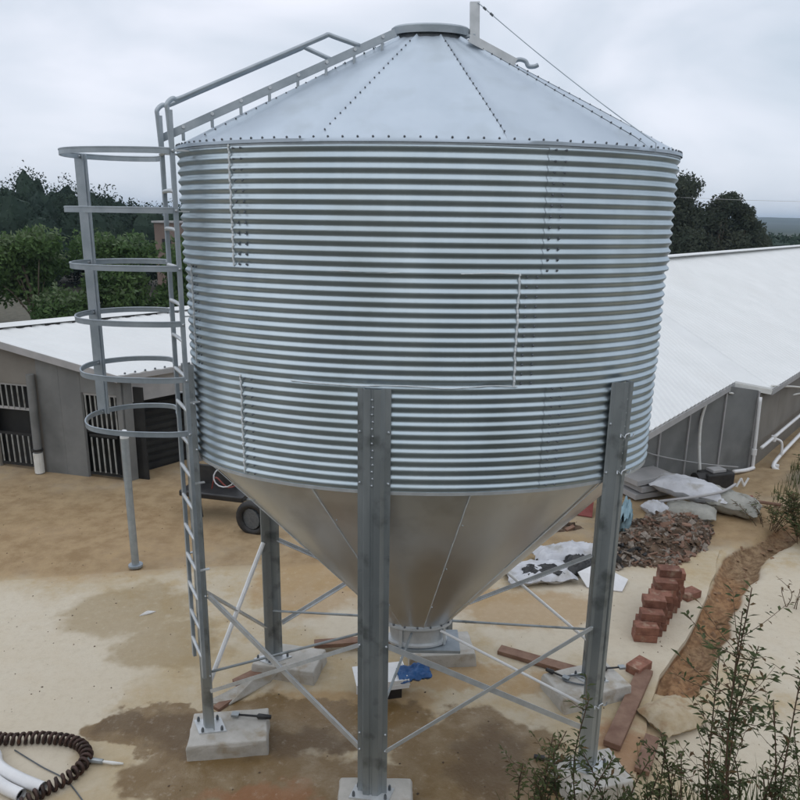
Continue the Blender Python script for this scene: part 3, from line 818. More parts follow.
# right-hand shed: same direction, nearer
shed2 = thing('roofed_shed', (4.6, 12.7, 0), 'big shed on the right with a wide white ridged roof over grey panels', 'shed')
ES = Vector((3.69, 10.14, 1.85)); EE = Vector((6.57, 13.66, 1.85)); dE = (EE - ES).normalized()
def off(o, t, z): return nD * o + dD * t + UZ * z
RS = off(-8.5, 15.0, 3.80); 
Lr = 70
E2 = Vector((7.42, 13.85, 1.675)); R1 = off(-8.5, 17.4, 3.80)
corr_roof(ES - dE * .35, EE, R1, RS, .2, .018, .03, 4).build('roof_slope', 'roof_white', shed2)
corr_roof(E2, E2 + dD * Lr, off(-8.5, 17.4 + Lr, 3.80), R1 + dD * .002, .2, .018, .03, 4).build('roof_slope', 'roof_white', shed2)
BS, BE = off(-13.4, 15.0, 1.85), off(-13.4, 17.4 + Lr, 1.85)
corr_roof(BS, BE, off(-8.5, 17.4 + Lr, 3.80), RS, .4, .014, .03, 2).build('roof_slope', 'roof_white', shed2)
tri = [EE + UZ * .017, E2 + UZ * .017, R1 + UZ * .017]
MB().add(tri + [p - UZ * .03 for p in tri], [(0, 1, 2), (5, 4, 3), (0, 3, 4, 1), (1, 4, 5, 2), (2, 5, 3, 0)]).build('roof_flashing', 'roof_white', shed2)
MB().bar(RS + UZ * .03, off(-8.5, 17.4 + Lr, 3.83), .5, .03).build('ridge_cap', 'roof_white', shed2)
MB().bar(ES - dE * .35 - UZ * .075, EE - UZ * .075, .03, .10).build('eave_trim', 'trim_grey', shed2)
MB().bar(EE - UZ * .06 - dD * .02, E2 - UZ * .06 - dD * .02, .03, .10).build('eave_trim', 'white_paint', shed2)
MB().bar(E2 - UZ * .075, E2 + dD * Lr - UZ * .075, .03, .10).build('eave_trim', 'trim_grey', shed2)
W0 = Vector((4.30, 12.55, 0)); wv = Vector((.92279, .38531, 0)); wn = Vector((.38531, -.92279, 0))
def rw(s, z, o=0): return W0 + wv * s + UZ * z + wn * o
def ztop(p):                                  # underside of the roof slope above a plan point
    k = p.dot(nD); return 1.85 + (k - (-3.79)) / (-8.5 + 3.79) * 1.95 - .07
for i, (s0, s1) in enumerate(((-.2, .62), (.625, 1.30), (1.305, 2.16), (2.165, 3.02))):
    a, b = rw(s0, -.05), rw(s1, -.05); mb = MB(); o = .004 * (i % 2)
    za, zb = ztop(a), min(ztop(b), 1.70)
    vs = [rw(s0, -.05, o), rw(s1, -.05, o), rw(s1, zb, o), rw(s0, za, o)]; vs += [p - wn * .05 for p in vs]
    mb.add(vs, [(0, 1, 2, 3), (7, 6, 5, 4), (0, 4, 5, 1), (1, 5, 6, 2), (2, 6, 7, 3), (3, 7, 4, 0)])
    mb.build('wall_panel', 'panel_grey', shed2)
    MB().bar(rw(s1, -.02, .02), rw(s1, zb - .01, .02), .03, .03, up=wn).build('batten', 'trim_grey', shed2)
# return wall into the shed and the wall under the second eave
c0 = rw(-.2, 0); mb = MB(); hd = Vector((-.35, .94, 0))
vs = [c0 - UZ * .05, c0 + hd * 5 - UZ * .05, c0 + hd * 5 + UZ * 1.9, c0 + UZ * 1.9]; vs += [p + Vector((.05, .02, 0)) for p in vs]
mb.add(vs, [(0, 1, 2, 3), (7, 6, 5, 4), (0, 4, 5, 1), (1, 5, 6, 2), (2, 6, 7, 3), (3, 7, 4, 0)]); mb.build('wall_panel', 'panel_grey', shed2)
V0 = Vector((7.19, 13.79, 0))
def vw(s, z, o=0): return V0 + dD * s + UZ * z + nD * o
for s0, s1 in ((0, 1.6), (1.605, 3.2), (3.205, 5), (5.005, 60)):
    wquad(MB(), vw, s0, s1, -.05, 1.66, .05, 0).build('wall_panel', 'panel_brown', shed2)
# leaning pale pipe on the wall
MB().tube(spline([rw(1.52, .05, .25), rw(1.50, .7, .14), rw(1.56, 1.2, .05), rw(1.66, 1.52, .02)], 6), .028, 8).build('down_pipe', 'white_paint', shed2, smooth=True)
# white plastic pipework at the right wall
pw = thing('pipework', vw(-.1, 0, .2), 'white plastic water pipes running along the right shed wall', 'pipes')
def ptube(path, r, name='pipe', m='pvc_white', n=5): return MB().tube(spline(path, n), r, 8).build(name, m, pw, smooth=True)
ptube([rw(3.04, .03, .10), rw(3.03, .8, .08), rw(3.02, 1.55, .06)], .034)
ptube([rw(2.45, .10, .16), rw(2.8, .09, .16), rw(3.03, .10, .13)], .040)
ptube([vw(-.02, .50, .15), vw(2, .52, .15), vw(4.6, .53, .15)], .036)
ptube([vw(-.35, .05, .62), vw(.1, .05, .50), vw(.4, .10, .33), vw(2.5, .16, .28), vw(5, .2, .26)], .04)
ptube([vw(.85, .50, .16), vw(.95, .42, .30), vw(.95, .12, .33)], .025)
for q in ((rw(3.03, .42, .09)), (vw(.85, .5, .16)), (vw(.3, .06, .40))):
    MB().tube([q - UZ * .06, q + UZ * .06], .052, 8).build('pipe_joint', 'pvc_white', pw)
c1 = setp(MB().tube([rw(2.2, 1.70, .05)] + [rw(2.2, 1.70, .05).lerp(vw(4.2, .92, .1), k / 12) - UZ * .10 * math.sin(math.pi * k / 12) for k in range(1, 12)] + [vw(4.2, .92, .1)], .02, 6).build('supply_hose', 'white_paint'), 'pale hose strung from the shed peak down to the right', 'hose')
c2 = setp(MB().tube([vw(.2, 1.74, .12), vw(2, 1.42, .12), vw(3.7, 1.10, .12)], .022, 6).build('supply_hose', 'white_paint'), 'short pale hose along the wall just under the right eave', 'hose')
c3 = setp(MB().tube(spline([rw(-.15, .9, .1), rw(.6, .62, .1), rw(1.6, .38, .2), rw(2.4, .25, .3)], 6), .012, 6).build('cable', 'trim_grey'), 'thin grey cable sagging across the grey shed panels', 'cable')

# ------------------------------------------------------------------ yard furniture and clutter
pole = thing('steel_pole', (-3.74, 9.26, 0), 'lone galvanized pole standing in the yard behind the ladder cage', 'pole')
MB().tube([(-3.74, 9.26, -.02), (-3.745, 9.25, 1.0), (-3.74, 9.25, 1.93)], .052, 12).build('shaft', 'galv_dull', pole, smooth=True, auto=40)
MB().tube([(-3.74, 9.25, 1.92), (-3.74, 9.25, 1.99), (-3.735, 9.25, 2.03)], [.058, .058, .03], 12).build('cap', 'pvc_white', pole, smooth=True, auto=40)
MB().tube([(-3.74, 9.26, 0), (-3.74, 9.26, .03)], .10, 12).build('foot', 'galv_dull', pole)

def sack(name, c, size, rz, m, label, seed, cat='sack', tilt=0, group=None, puff=1.0, wr=.06):
    mb = MB(); n = 18; Mx = Matrix.Rotation(R_(rz), 3, 'Z') @ Matrix.Rotation(R_(tilt), 3, 'Y')
    def pt(u, v, s):
        e = (max(0, 1 - abs(u) ** 3) * max(0, 1 - abs(v) ** 3)) ** .5
        h = s * e * size[2] / 2 * puff
        x = u * size[0] / 2 * (1 - .06 * e) * (1 + .10 * noise.noise(Vector((v * 2, seed, s)))); y = v * size[1] / 2 * (1 - .08 * e) * (1 + .16 * noise.noise(Vector((u * 2.2, seed + 4, 1))))
        wv_ = wr * size[2] * (noise.noise(Vector((u * 3 + seed, v * 3, 1))) + .7 * noise.noise(Vector((u * 7, v * 6 + seed, s * 2))))
        z = h + wv_ * 2
        if s < 0: z = max(z, -size[2] * .42)
        return Mx @ Vector((x, y, z)) + Vector(c) + Vector((0, 0, size[2] * .42))
    for s in (1, -1):
        k = len(mb.v)
        for i in range(n + 1):
            for j in range(n + 1): mb.v.append(tuple(pt(-1 + 2 * i / n, -1 + 2 * j / n, s)))
        for i in range(n):
            for j in range(n):
                q = (k + i * (n + 1) + j, k + (i + 1) * (n + 1) + j, k + (i + 1) * (n + 1) + j + 1, k + i * (n + 1) + j + 1)
                mb.f.append(q if s > 0 else q[::-1])
    o = mb.build(name, m, smooth=True)
    return setp(o, label, cat, group)
sack('sack', (5.15, 11.85, .16), (1.25, .62, .34), -28, 'sack_white', 'long white woven sack lying on the heap by the shed wall', 3, tilt=4)
sack('sack', (5.72, 11.55, .04), (1.0, .62, .36), -32, 'sack_grey', 'grey feed sack slumped against the long white one', 5, tilt=6)
sack('sack', (4.98, 11.30, 0), (.80, .48, .26), -25, 'sack_grey', 'small flat grey sack in front of the white one', 8)
sack('sack', (4.42, 11.42, 0), (.36, .40, .24), 20, 'sack_white', 'little pale sack at the left end of the heap', 9)
sack('plastic_bag', (3.55, 10.75, 0), (.42, .46, .55), 70, 'blue_sack', 'pale blue plastic bag standing behind the right front leg', 11, 'bag', tilt=20, wr=.22, puff=.7)
setp(MB().tube(spline([(4.5, 11.5, .20), (5.1, 11.35, .36), (5.55, 11.45, .42), (5.9, 11.75, .44)], 6), .024, 8).build('loose_pipe', 'trim_grey', smooth=True), 'thin grey pipe lying across the heap of sacks', 'pipe')
setp(MB().tube([(6.0, 11.9, .12), (6.75, 11.75, .06)], .03, 8).build('rusty_rod', 'timber'), 'short rusty rod lying right of the sacks', 'rod')
setp(MB().bar((5.95, 12.05, .10), (6.35, 11.95, .10), .12, .06).build('plastic_offcut', 'red_plastic'), 'small red plastic offcut behind the grey sack', 'plastic')
# planks stacked left of the sacks by the wall
for i, (z, dx) in enumerate(((.10, 0), (.24, .08), (.37, -.04))):
    setp(MB().box((4.55 + dx, 12.30, z), (.9, .5, .10), 22 + 3 * i).build('sheet_board', 'trim_grey', bev=.006), ['bottom grey board stacked against the shed panels', 'middle grey board stacked against the shed panels', 'top grey board stacked against the shed panels'][i], 'board', 'boards stacked by the right shed')
# pump unit
pu = thing('water_pump', (6.0, 12.75, 0), 'black water pump with white fittings at the foot of the shed wall', 'pump')
MB().box((6.0, 12.75, .16), (.62, .34, .32), 18).build('housing', 'black_rubber', pu, bev=.03)
MB().tube([(5.55, 12.6, .2), (5.75, 12.66, .2)], .13, 14).build('motor', 'black_rubber', pu)
MB().box((6.0, 12.75, .35), (.3, .2, .06), 18).build('lid', 'trim_grey', pu, bev=.01)
for k in range(3):
    MB().tube([(6.36 + .08 * k, 12.62 + .02 * k, .06 + .16 * (k % 2)), (6.44 + .08 * k, 12.64 + .02 * k, .22 - .16 * (k % 2))], .02, 6).build('fitting', 'pvc_white', pu)
setp(MB().tube(spline([(5.2, 12.45, .05), (5.45, 12.4, .28), (5.62, 12.42, .1)], 6), .014, 6).build('bent_hose', 'pvc_white', smooth=True), 'short bent white hose left of the black pump', 'hose')

# debris heap
def heap(name, c, rx, ry, h, rz, m, n_chip, label, cat, seed, chips=('debris', 'chip_pale', 'timber')):
    rnd = random.Random(seed); m_ = Matrix.Rotation(R_(rz), 3, 'Z'); mb = MB(); n = 30
    def hh(u, v):
        d = math.hypot(u, v); return max(-.02, h * (1 - d ** 1.7) * (1 + .5 * noise.noise(Vector((u * 3 + seed, v * 3, 0)))) + .07 * h * noise.noise(Vector((u * 9, v * 9, seed))))
    for i in range(n + 1):
        for j in range(n + 1):
            u, v = -1 + 2 * i / n, -1 + 2 * j / n
            p = m_ @ Vector((u * rx, v * ry, 0)); mb.v.append((c[0] + p.x, c[1] + p.y, hh(u, v) if math.hypot(u, v) < 1 else -.03))
    for i in range(n):
        for j in range(n): mb.f.append((i * (n + 1) + j, (i + 1) * (n + 1) + j, (i + 1) * (n + 1) + j + 1, i * (n + 1) + j + 1))
    root = thing(name, (c[0], c[1], 0), label, cat)
    mb.build('mound', m, root, smooth=True)
    for cm in chips:
        ch = MB()
        for k in range(n_chip // len(chips)):
            a, r_ = rnd.uniform(0, 6.28), rnd.random() ** .6 * 1.04
            u, v = r_ * math.cos(a), r_ * math.sin(a); p = m_ @ Vector((u * rx, v * ry, 0))
            s = .012 + .09 * rnd.random() ** 2.5; e = Euler((rnd.uniform(-.6, .6), rnd.uniform(-.6, .6), rnd.uniform(0, 3))).to_matrix()
            ch.obox((c[0] + p.x, c[1] + p.y, max(hh(u, v), 0) + s * .12), e @ Vector((s, 0, 0)), e @ Vector((0, s * rnd.uniform(.15, .6), 0)), e @ Vector((0, 0, s * rnd.uniform(.06, .3))))
        ch.build('rubble', cm, root, kind='stuff')
    return root
heap('debris_heap', (4.25, 10.45), 1.2, .58, .26, 48, 'debris', 1500, 'brown heap of rubble and leaf litter in front of the sacks', 'debris', 2)
heap('rubbish_heap', (3.25, 9.75), .75, .32, .16, 25, 'debris', 500, 'low scatter of dark rubbish behind the black and white bags', 'debris', 6, ('debris', 'film_black', 'chip_pale'))

# black and white plastic bags under the right side of the hopper
sack('plastic_bag', (1.98, 9.10, 0), (.95, .55, .20), 8, 'sack_white', 'flattened white plastic bag with black liner under the hopper edge', 21, 'bag', puff=.9, wr=.12)
sack('plastic_bag', (2.02, 9.05, .10), (.58, .26, .10), 5, 'film_black', 'black liner bunched on the flattened white bag', 22, 'liner', wr=.2)
sack('plastic_bag', (1.64, 9.22, .0), (.30, .34, .16), 40, 'film_black', 'black plastic scrap at the left end of the white bag', 27, 'bag', wr=.2)
sack('plastic_bag', (2.50, 9.62, 0), (1.0, .42, .26), 12, 'sack_white', 'crumpled white plastic bag furthest back under the hopper', 23, 'bag', wr=.16)
sack('plastic_bag', (2.62, 9.30, 0), (.50, .42, .22), 5, 'film_black', 'black plastic bag between the two white ones', 24, 'bag', wr=.16)
def sheet(name, pts, m, label, cat, th=.012):
    mb = MB(); n = len(pts); P = [Vector(p) for p in pts]; c = sum(P, Vector()) / n + Vector((0, 0, .03))
    vs = P + [c] + [p - UZ * th for p in P] + [c - UZ * th]
    fs = [(i, (i + 1) % n, n) for i in range(n)] + [(n + 1 + (i + 1) % n, n + 1 + i, 2 * n + 1) for i in range(n)] + [((i + 1) % n, i, n + 1 + i, n + 1 + (i + 1) % n) for i in range(n)]
    mb.add(vs, fs); return setp(mb.build(name, m), label, cat)
sheet('board_scrap', [(2.50, 8.98, .16), (2.60, 8.82, .02), (3.05, 8.72, .02), (3.22, 9.02, .04), (3.0, 9.10, .12), (2.75, 9.12, .2)], 'pvc_white', 'angular white board scrap behind the right front leg', 'board')
sheet('red_sheet', [(3.02, 11.3, .02), (3.28, 11.2, .02), (3.42, 11.65, .28), (3.2, 11.72, .2)], 'red_plastic', 'crumpled dark red sheet seen below the hopper edge', 'sheet')
heap('leaf_litter', (2.45, 10.75), .6, .16, .08, 8, 'debris', 60, 'thin line of dark litter on the ground below the hopper edge', 'debris', 9)

# wheelbarrow-like cart behind the ladder leg
ct = thing('hand_cart', (-2.75, 11.0, 0), 'dark hand cart with a black tyre behind the far left leg', 'cart')
MB().box((-3.0, 11.15, .42), (1.15, .6, .10), -14).build('tray', 'film_black', ct, bev=.02)
MB().box((-3.15, 11.35, .62), (.9, .06, .34), -14).build('side_board', 'black_rubber', ct, bev=.01)
MB().bar((-3.5, 11.2, .40), (-1.95, 10.7, .36), .05, .04).build('frame_rail', 'galv_leg', ct)
MB().bar((-3.45, 11.0, .40), (-3.38, 10.92, .05), .04, .04).build('leg', 'black_rubber', ct)
ring = [(-2.30 + .23 * math.cos(k * math.pi / 12) * .94, 10.42 - .23 * math.cos(k * math.pi / 12) * .3, .25 + .23 * math.sin(k * math.pi / 12)) for k in range(24)]
wh = MB().tube(ring, .062, 8, closed=True).build('wheel', 'black_rubber', ct, smooth=True)
MB().tube([(-2.32, 10.39, .25), (-2.28, 10.46, .25)], .17, 14).build('hub', 'bolt_dark', wh)
MB().tube(spline([(-3.05, 10.9, .55), (-2.95, 10.8, .78), (-2.75, 10.78, .62), (-2.5, 10.8, .72)], 6), .012, 6).build('cord', 'red_plastic', ct)
MB().tube(spline([(-3.55, 11.0, .38), (-3.4, 10.85, .30), (-3.25, 10.8, .42), (-3.2, 10.78, .1)], 6), .022, 6).build('rope_end', 'film_black', ct)
hl = [(-2.76 + .17 * math.cos(k * .42), 10.6 + .04 * math.sin(k * .42), .86 + .15 * math.sin(k * .42)) for k in range(15)]
setp(MB().tube(hl, .011, 6, closed=True).build('wire_loop', 'sack_white'), 'pale loop of hose hanging over the dark hand cart', 'hose')

# planks, white board with blue bag, tools
def plank(a, b, wd, th, label, m='timber'):
    a, b = Vector(a), Vector(b)
    return setp(MB().bar(a + UZ * th / 2, b + UZ * th / 2, wd, th).build('plank', m, bev=.004), label, 'plank')
plank((-.95, 7.28, .06), (.10, 7.42, .07), .12, .05, 'dark wet plank running right from the far left plinth')
plank((-1.72, 6.62, .0), (-1.22, 7.02, .05), .12, .05, 'short reddish plank leaning on the far left plinth')
plank((-1.82, 6.22, .0), (-1.42, 6.80, .01), .09, .04, 'dark plank behind the ladder leg pointing at the far plinth')
plank((1.20, 7.32, .0), (2.15, 6.82, .02), .14, .05, 'dark red plank lying between the back plinth and the tool plinth')
plank((2.78, 6.95, .0), (2.06, 5.75, .02), .16, .06, 'long brown plank running from the trench to the right front leg')
plank((2.50, 5.9, .0), (2.25, 5.45, .0), .13, .05, 'short reddish plank beside the weeds')
sheet('board_scrap', [(-1.95, 6.28, .05), (-1.42, 6.62, .16), (-1.20, 6.80, .17), (-1.34, 6.64, .05), (-1.70, 6.30, .02)], 'concrete_block', 'pale pointed board scrap behind the ladder leg', 'board')
wbx = thing('feed_tray', (.0, 6.4, 0), 'white metal tray under the hopper outlet, half hidden by the front leg', 'tray')
tr = MB(); tr.box((-.16, 6.55, .20), (.55, .40, .015), 12); tr.build('floor', 'pale_bar', wbx)
MB().bar((-.40, 6.30, .21), (.14, 6.42, .21), .012, .10).build('side', 'pale_bar', wbx)
MB().bar((.13, 6.42, .21), (.05, 6.80, .21), .012, .10).build('side', 'pale_bar', wbx)
MB().box((-.16, 6.56, .09), (.40, .28, .18), 12).build('stand', 'film_black', wbx)
sack('plastic_bag', (.19, 6.55, .21), (.34, .26, .09), 12, 'blue_plastic', 'small crumpled blue plastic bag resting on the white tray', 17, 'bag', tilt=-8, wr=.18)
def tool(a, b, label):
    a, b = Vector(a), Vector(b); r = thing('hand_tool', a, label, 'tool')
    MB().tube([a, a.lerp(b, .35), a.lerp(b, .4), b], [.020, .026, .011, .009], 8).build('handle', 'film_black', r, smooth=True)
    MB().obox(b, (b - a).normalized() * .035, (b - a).normalized().cross(UZ) * .028, UZ * .012).build('jaw', 'galv_leg', r)
tool((-1.20, 5.90, ZP + .03), (-1.55, 5.93, ZP + .03), 'black handled wrench on the ladder leg plinth')
tool((1.62, 6.72, ZP + .03), (1.80, 6.58, ZP + .03), 'black grip tool at the left end of the tool plinth')
tool((2.18, 6.74, ZP + .03), (2.45, 6.78, ZP + .03), 'dark tool at the right end of the tool plinth')
tool((1.30, 5.62, .03), (1.55, 5.55, .03), 'dark tool lying on the ground left of the weeds')
fr = spline([(1.78, 6.55, ZP + .02), (1.95, 6.48, ZP + .02), (2.1, 6.52, ZP + .02), (2.0, 6.62, ZP + .03), (1.82, 6.62, ZP + .02)], 4, True)
setp(MB().tube(fr, .010, 6, closed=True).build('wire_loop', 'bolt_dark'), 'dark wire loop lying on the tool plinth', 'wire')

# loose bricks stacked like stairs beside the trench
rnd = random.Random(5)
bmh = MB(); bmh.box((0, 0, .05), (.27, .165, .098))
bx_, by_ = Vector((.97, -.18, 0)).normalized(), Vector((.60, .80, 0)).normalized()
first = None; cols = [2, 3, 4, 4, 5, 6, 5]
ordw = ['bottom', 'second', 'third', 'fourth', 'fifth', 'sixth', 'seventh']; cw = ['nearest', 'second', 'third', 'fourth', 'fifth', 'sixth', 'farthest']
for j, n in enumerate(cols):
    for k in range(n):
        base = Vector((2.98, 7.62, .003)) + by_ * (.168 * j) + bx_ * rnd.uniform(-.02, .02) + UZ * (.1 * k)
        if first is None:
            o = bmh.build('brick', 'brick', bev=.006); first = o
        else:
            o = first.copy(); col.objects.link(o)
        o.location = base; o.rotation_euler = (0, 0, R_(-8 + rnd.uniform(-4, 4)))
        setp(o, f'red brick in the {ordw[k]} course, {cw[j]} column of the stepped stack by the trench', 'brick', 'loose bricks stacked beside the trench')
for x, y, rz, lb in ((3.92, 8.62, 30, 'single red brick lying behind the stepped brick stack'), (2.72, 7.0, 40, 'reddish brick lying at the end of the long plank')):
    o = first.copy(); col.objects.link(o); o.location = (x, y, .003); o.rotation_euler = (0, 0, R_(rz)); setp(o, lb, 'brick', 'loose bricks lying about')
sack('cement_lump', (2.80, 6.20, -.04), (.56, .46, .20), 25, 'cement_tan', 'rounded tan lump of hardened cement behind the weeds', 31, 'cement', wr=.05)

# stones and clods: in the trench, and grit strewn over the yard
def scatter(name, label, cat, m, spots, seed, sz=(.01, .04)):
    rnd = random.Random(seed); mb = MB()
    for x, y, z in spots(rnd):
        q = rnd.uniform(*sz) * rnd.random() ** .7 + sz[0] * .5; e = Euler((rnd.uniform(-.4, .4), rnd.uniform(-.4, .4), rnd.uniform(0, 3))).to_matrix()
        vs = []
        for lx, ly, lz in ((1, 0, .1), (.3, .9, 0), (-.8, .6, .1), (-.9, -.5, 0), (.2, -1, .1), (.1, .1, .75), (0, 0, -.4)):
            vs.append(Vector((x, y, z)) + e @ Vector((lx, ly * .8, lz * .8)) * q * rnd.uniform(.8, 1.2))
        mb.add(vs, [(k, (k + 1) % 5, 5) for k in range(5)] + [((k + 1) % 5, k, 6) for k in range(5)])
    return setp(mb.build(name, m), label, cat, kind='stuff')
def in_trench(rnd):
    for k in range(150):
        i = rnd.randrange(len(TC) - 1); a, b = Vector((*TC[i], 0)), Vector((*TC[i + 1], 0)); p = a.lerp(b, rnd.random())
        x, y = p.x + rnd.gauss(.02, .14), p.y + rnd.gauss(0, .14)
        if not inslab(x, y) and y > 6.5: yield x, y, gh(x, y)
def on_yard(rnd):
    for k in range(900):
        x, y = rnd.uniform(-7, 6.5), rnd.uniform(5, 12.3)
        if noise.noise(Vector((x * .8, y * .8, 6))) < -.02 and rnd.random() < .75: continue
        yield x, y, (.003 if inslab(x, y) else gh(x, y))
scatter('trench_rubble', 'brown clods and stones lying in the reddish trench', 'rubble', 'clod', in_trench, 77, (.012, .055))
scatter('grit', 'small dark grit and leaf bits strewn over the yard', 'grit', 'debris', on_yard, 78, (.005, .014))

# spiral feed auger spring and white conveyor pipes in the lower left corner
cpts = spline([(-4.5, 5.92, .055), (-3.75, 5.72, .055), (-3.35, 5.74, .055), (-3.0, 5.68, .055), (-2.82, 5.50, .055), (-2.86, 5.28, .055), (-3.02, 5.10, .055), (-3.12, 4.96, .055), (-3.3, 4.75, .055)], 60)
arc = [0]
for a, b in zip(cpts, cpts[1:]): arc.append(arc[-1] + (b - a).length)
coil = MB(); hel = []
for i, p in enumerate(cpts):
    t = (cpts[min(i + 1, len(cpts) - 1)] - cpts[max(i - 1, 0)]).normalized(); u = t.cross(UZ).normalized(); v = u.cross(t)
    ph = arc[i] / .058 * 2 * math.pi
    hel.append(p + (u * math.cos(ph) + v * math.sin(ph)) * .045)
fine = []
for a, b in zip(hel, hel[1:]): fine += [a]
coil.tube(fine, .0165, 6)
setp(coil.build('auger_spring', 'spring_steel', smooth=True), 'dark rusty spiral auger spring curving across the yard corner', 'auger')
def hollow(path, r, name, label):
    mb = MB(); P = spline(path, 8); mb.tube(P, r, 14, cap=False); mb.tube([P[-1], P[-2]], r * .84, 14, cap=False)
    o = mb.build(name, 'pvc_white', smooth=True)
    t = (P[-1] - P[-2]).normalized(); MB().tube([P[-1] - t * .05, P[-1] - t * .045], r * .93, 14).build('bore', 'dark_inside', o)  # dark disc standing for the shade inside the pipe end
    return setp(o, label, 'pipe', 'white conveyor pipes in the yard corner')
hollow([(-4.7, 6.1, .05), (-3.80, 5.62, .06), (-3.55, 5.36, .07), (-3.30, 5.22, .07), (-3.03, 5.11, .07)], .052, 'conveyor_pipe', 'curved white pipe with an open end, nearest the auger spring')
hollow([(-4.7, 5.8, .05), (-3.75, 5.42, .06), (-3.52, 5.22, .06), (-3.36, 5.12, .06), (-3.18, 5.04, .06)], .052, 'conveyor_pipe', 'curved white pipe outermost in the lower left corner')
fit_ = thing('auger_coupling', (-2.66, 5.46, 0), 'small grey auger coupling with a pale tip beside the spring', 'coupling')
MB().tube([(-2.80, 5.48, .04), (-2.66, 5.465, .035)], [.026, .022], 8).build('sleeve', 'galv_leg', fit_)
MB().tube([(-2.66, 5.465, .035), (-2.56, 5.455, .03), (-2.47, 5.455, .025)], [.012, .016, .008], 8).build('tip', 'white_paint', fit_)
setp(MB().tube(spline([(-3.55, 5.62, .012), (-3.2, 5.42, .012), (-2.9, 5.26, .012), (-2.6, 4.98, .012)], 8), .006, 5).build('wire', 'bolt_dark'), 'thin dark wire lying straight across inside the spring loop', 'wire')
sheet('paper_scrap', [(-3.22, 7.95, .012), (-3.10, 8.0, .02), (-3.05, 8.06, .012), (-3.16, 8.02, .03)], 'pvc_white', 'tiny white paper scrap on the left of the yard', 'scrap')

# ------------------------------------------------------------------ plants
def leaf(mb, p, d, ln, wd, rnd, droop=.25):
    d = d.normalized(); s = d.cross(UZ)
    if s.length < .05: s = d.cross(Vector((1, 0, 0)))
    s.normalize(); s = (s + UZ * rnd.uniform(-.6, .6)).normalized()
    m = p + d * ln * .5 - UZ * ln * .04; e = p + d * ln - UZ * ln * droop
    mb.add([p, m + s * wd / 2, e, m - s * wd / 2], [(0, 1, 2, 3)])
def shrub(name, base, stems, h, spread, ln, label, cat, m, seed, dens=26, lean=(0, 0), group=None, branch=True, dry=None):
    rnd = random.Random(seed); r = thing(name, base, label, cat, group); lf = MB(); st = MB(); b = Vector(base); dl = MB()
    for k in range(stems):
        a = rnd.uniform(0, 6.28); hh = h * rnd.uniform(.6, 1.05); sp = spread * rnd.uniform(.2, 1)
        tip = b + Vector((math.cos(a) * sp + lean[0] * hh, math.sin(a) * sp * .7 + lean[1] * hh, hh))
        b0 = b + Vector((math.cos(a) * sp * .25, math.sin(a) * sp * .25, -.05))
        mid = b0.lerp(tip, .5) + Vector((rnd.uniform(-.14, .14), rnd.uniform(-.1, .1), .05))
        P = spline([b0, mid, tip], 8)
        st.tube(P, [.0045 * (1 - .75 * i / (len(P) - 1)) + .0015 for i in range(len(P))], 5)
        paths = [(P, .25)]
        if branch:
            for q in range(int(hh * 9)):
                i0 = rnd.randint(4, len(P) - 3); a2 = rnd.uniform(0, 6.28); l2 = rnd.uniform(.12, .3) * h * .6
                d2 = Vector((math.cos(a2), math.sin(a2), rnd.uniform(.3, .9))).normalized()
                Q = spline([P[i0], P[i0] + d2 * l2 * .5, P[i0] + d2 * l2 + UZ * .02], 5); st.tube(Q, [.0025 * (1 - .6 * i / (len(Q) - 1)) for i in range(len(Q))], 4); paths.append((Q, .1))
        for Q, f0 in paths:
            L_ = sum((b_ - a_).length for a_, b_ in zip(Q, Q[1:])); n = max(3, int(L_ * dens))
            for q in range(n):
                f = f0 + (1 - f0) * (q + rnd.random()) / n; i = min(int(f * (len(Q) - 1)), len(Q) - 2)
                p = Q[i].lerp(Q[i + 1], f * (len(Q) - 1) - i); t = (Q[i + 1] - Q[i]).normalized()
                a3 = rnd.uniform(0, 6.28); d3 = Vector((math.cos(a3), math.sin(a3), rnd.uniform(-.2, .5))) + t * .5
                leaf(dl if dry and rnd.random() < dry else lf, p, d3, ln * rnd.uniform(.55, 1.2), ln * rnd.uniform(.2, .3), rnd)
    st.build('stem', 'stem', r, smooth=True); lf.build('foliage', m, r)
    if dl.v: dl.build('dry_leaves', 'leaf_dry', r)
    return r
def gz(x, y): return (x, y, gh(x, y))
G1 = 'weeds on the bank in the lower right'
shrub('leafy_weed', gz(1.22, 3.55), 7, 1.15, .38, .06, 'bushy green weed in front of the right front leg', 'weed', 'leaf_shrub', 41, 48, group=G1, dry=.05)
shrub('leafy_weed', gz(1.46, 3.50), 6, 1.10, .34, .058, 'green weed with upright stems right of the bushy one', 'weed', 'leaf_shrub', 42, 48, group=G1, dry=.06)
shrub('leafy_weed', gz(.90, 3.65), 6, .98, .26, .05, 'low pale weed at the left end of the bank plants', 'weed', 'leaf_weed', 43, 46, group=G1, dry=.12)
shrub('leafy_weed', gz(1.86, 3.05), 2, 1.98, .10, .062, 'tallest thin weed with a leaning bare stem on the bank', 'weed', 'leaf_shrub', 44, 42, lean=(-.07, 0), group=G1, dry=.15)
shrub('leafy_weed', gz(1.76, 3.1), 3, 1.55, .34, .056, 'spreading leafy weed under the tallest thin stem', 'weed', 'leaf_shrub', 45, 42, group=G1, dry=.12)
shrub('leafy_weed', gz(2.06, 3.15), 3, 1.45, .34, .056, 'dense weed at the right edge of the picture bottom', 'weed', 'leaf_shrub', 46, 42, group=G1, dry=.1)
shrub('leafy_weed', gz(1.62, 3.3), 7, 1.05, .30, .05, 'short weed between the bushy and the tall ones', 'weed', 'leaf_weed', 47, 46, group=G1, dry=.08)
shrub('leafy_weed', gz(2.0, 3.35), 6, 1.1, .30, .05, 'low green weed at the foot of the right edge', 'weed', 'leaf_shrub', 48, 50, group=G1, dry=.1)
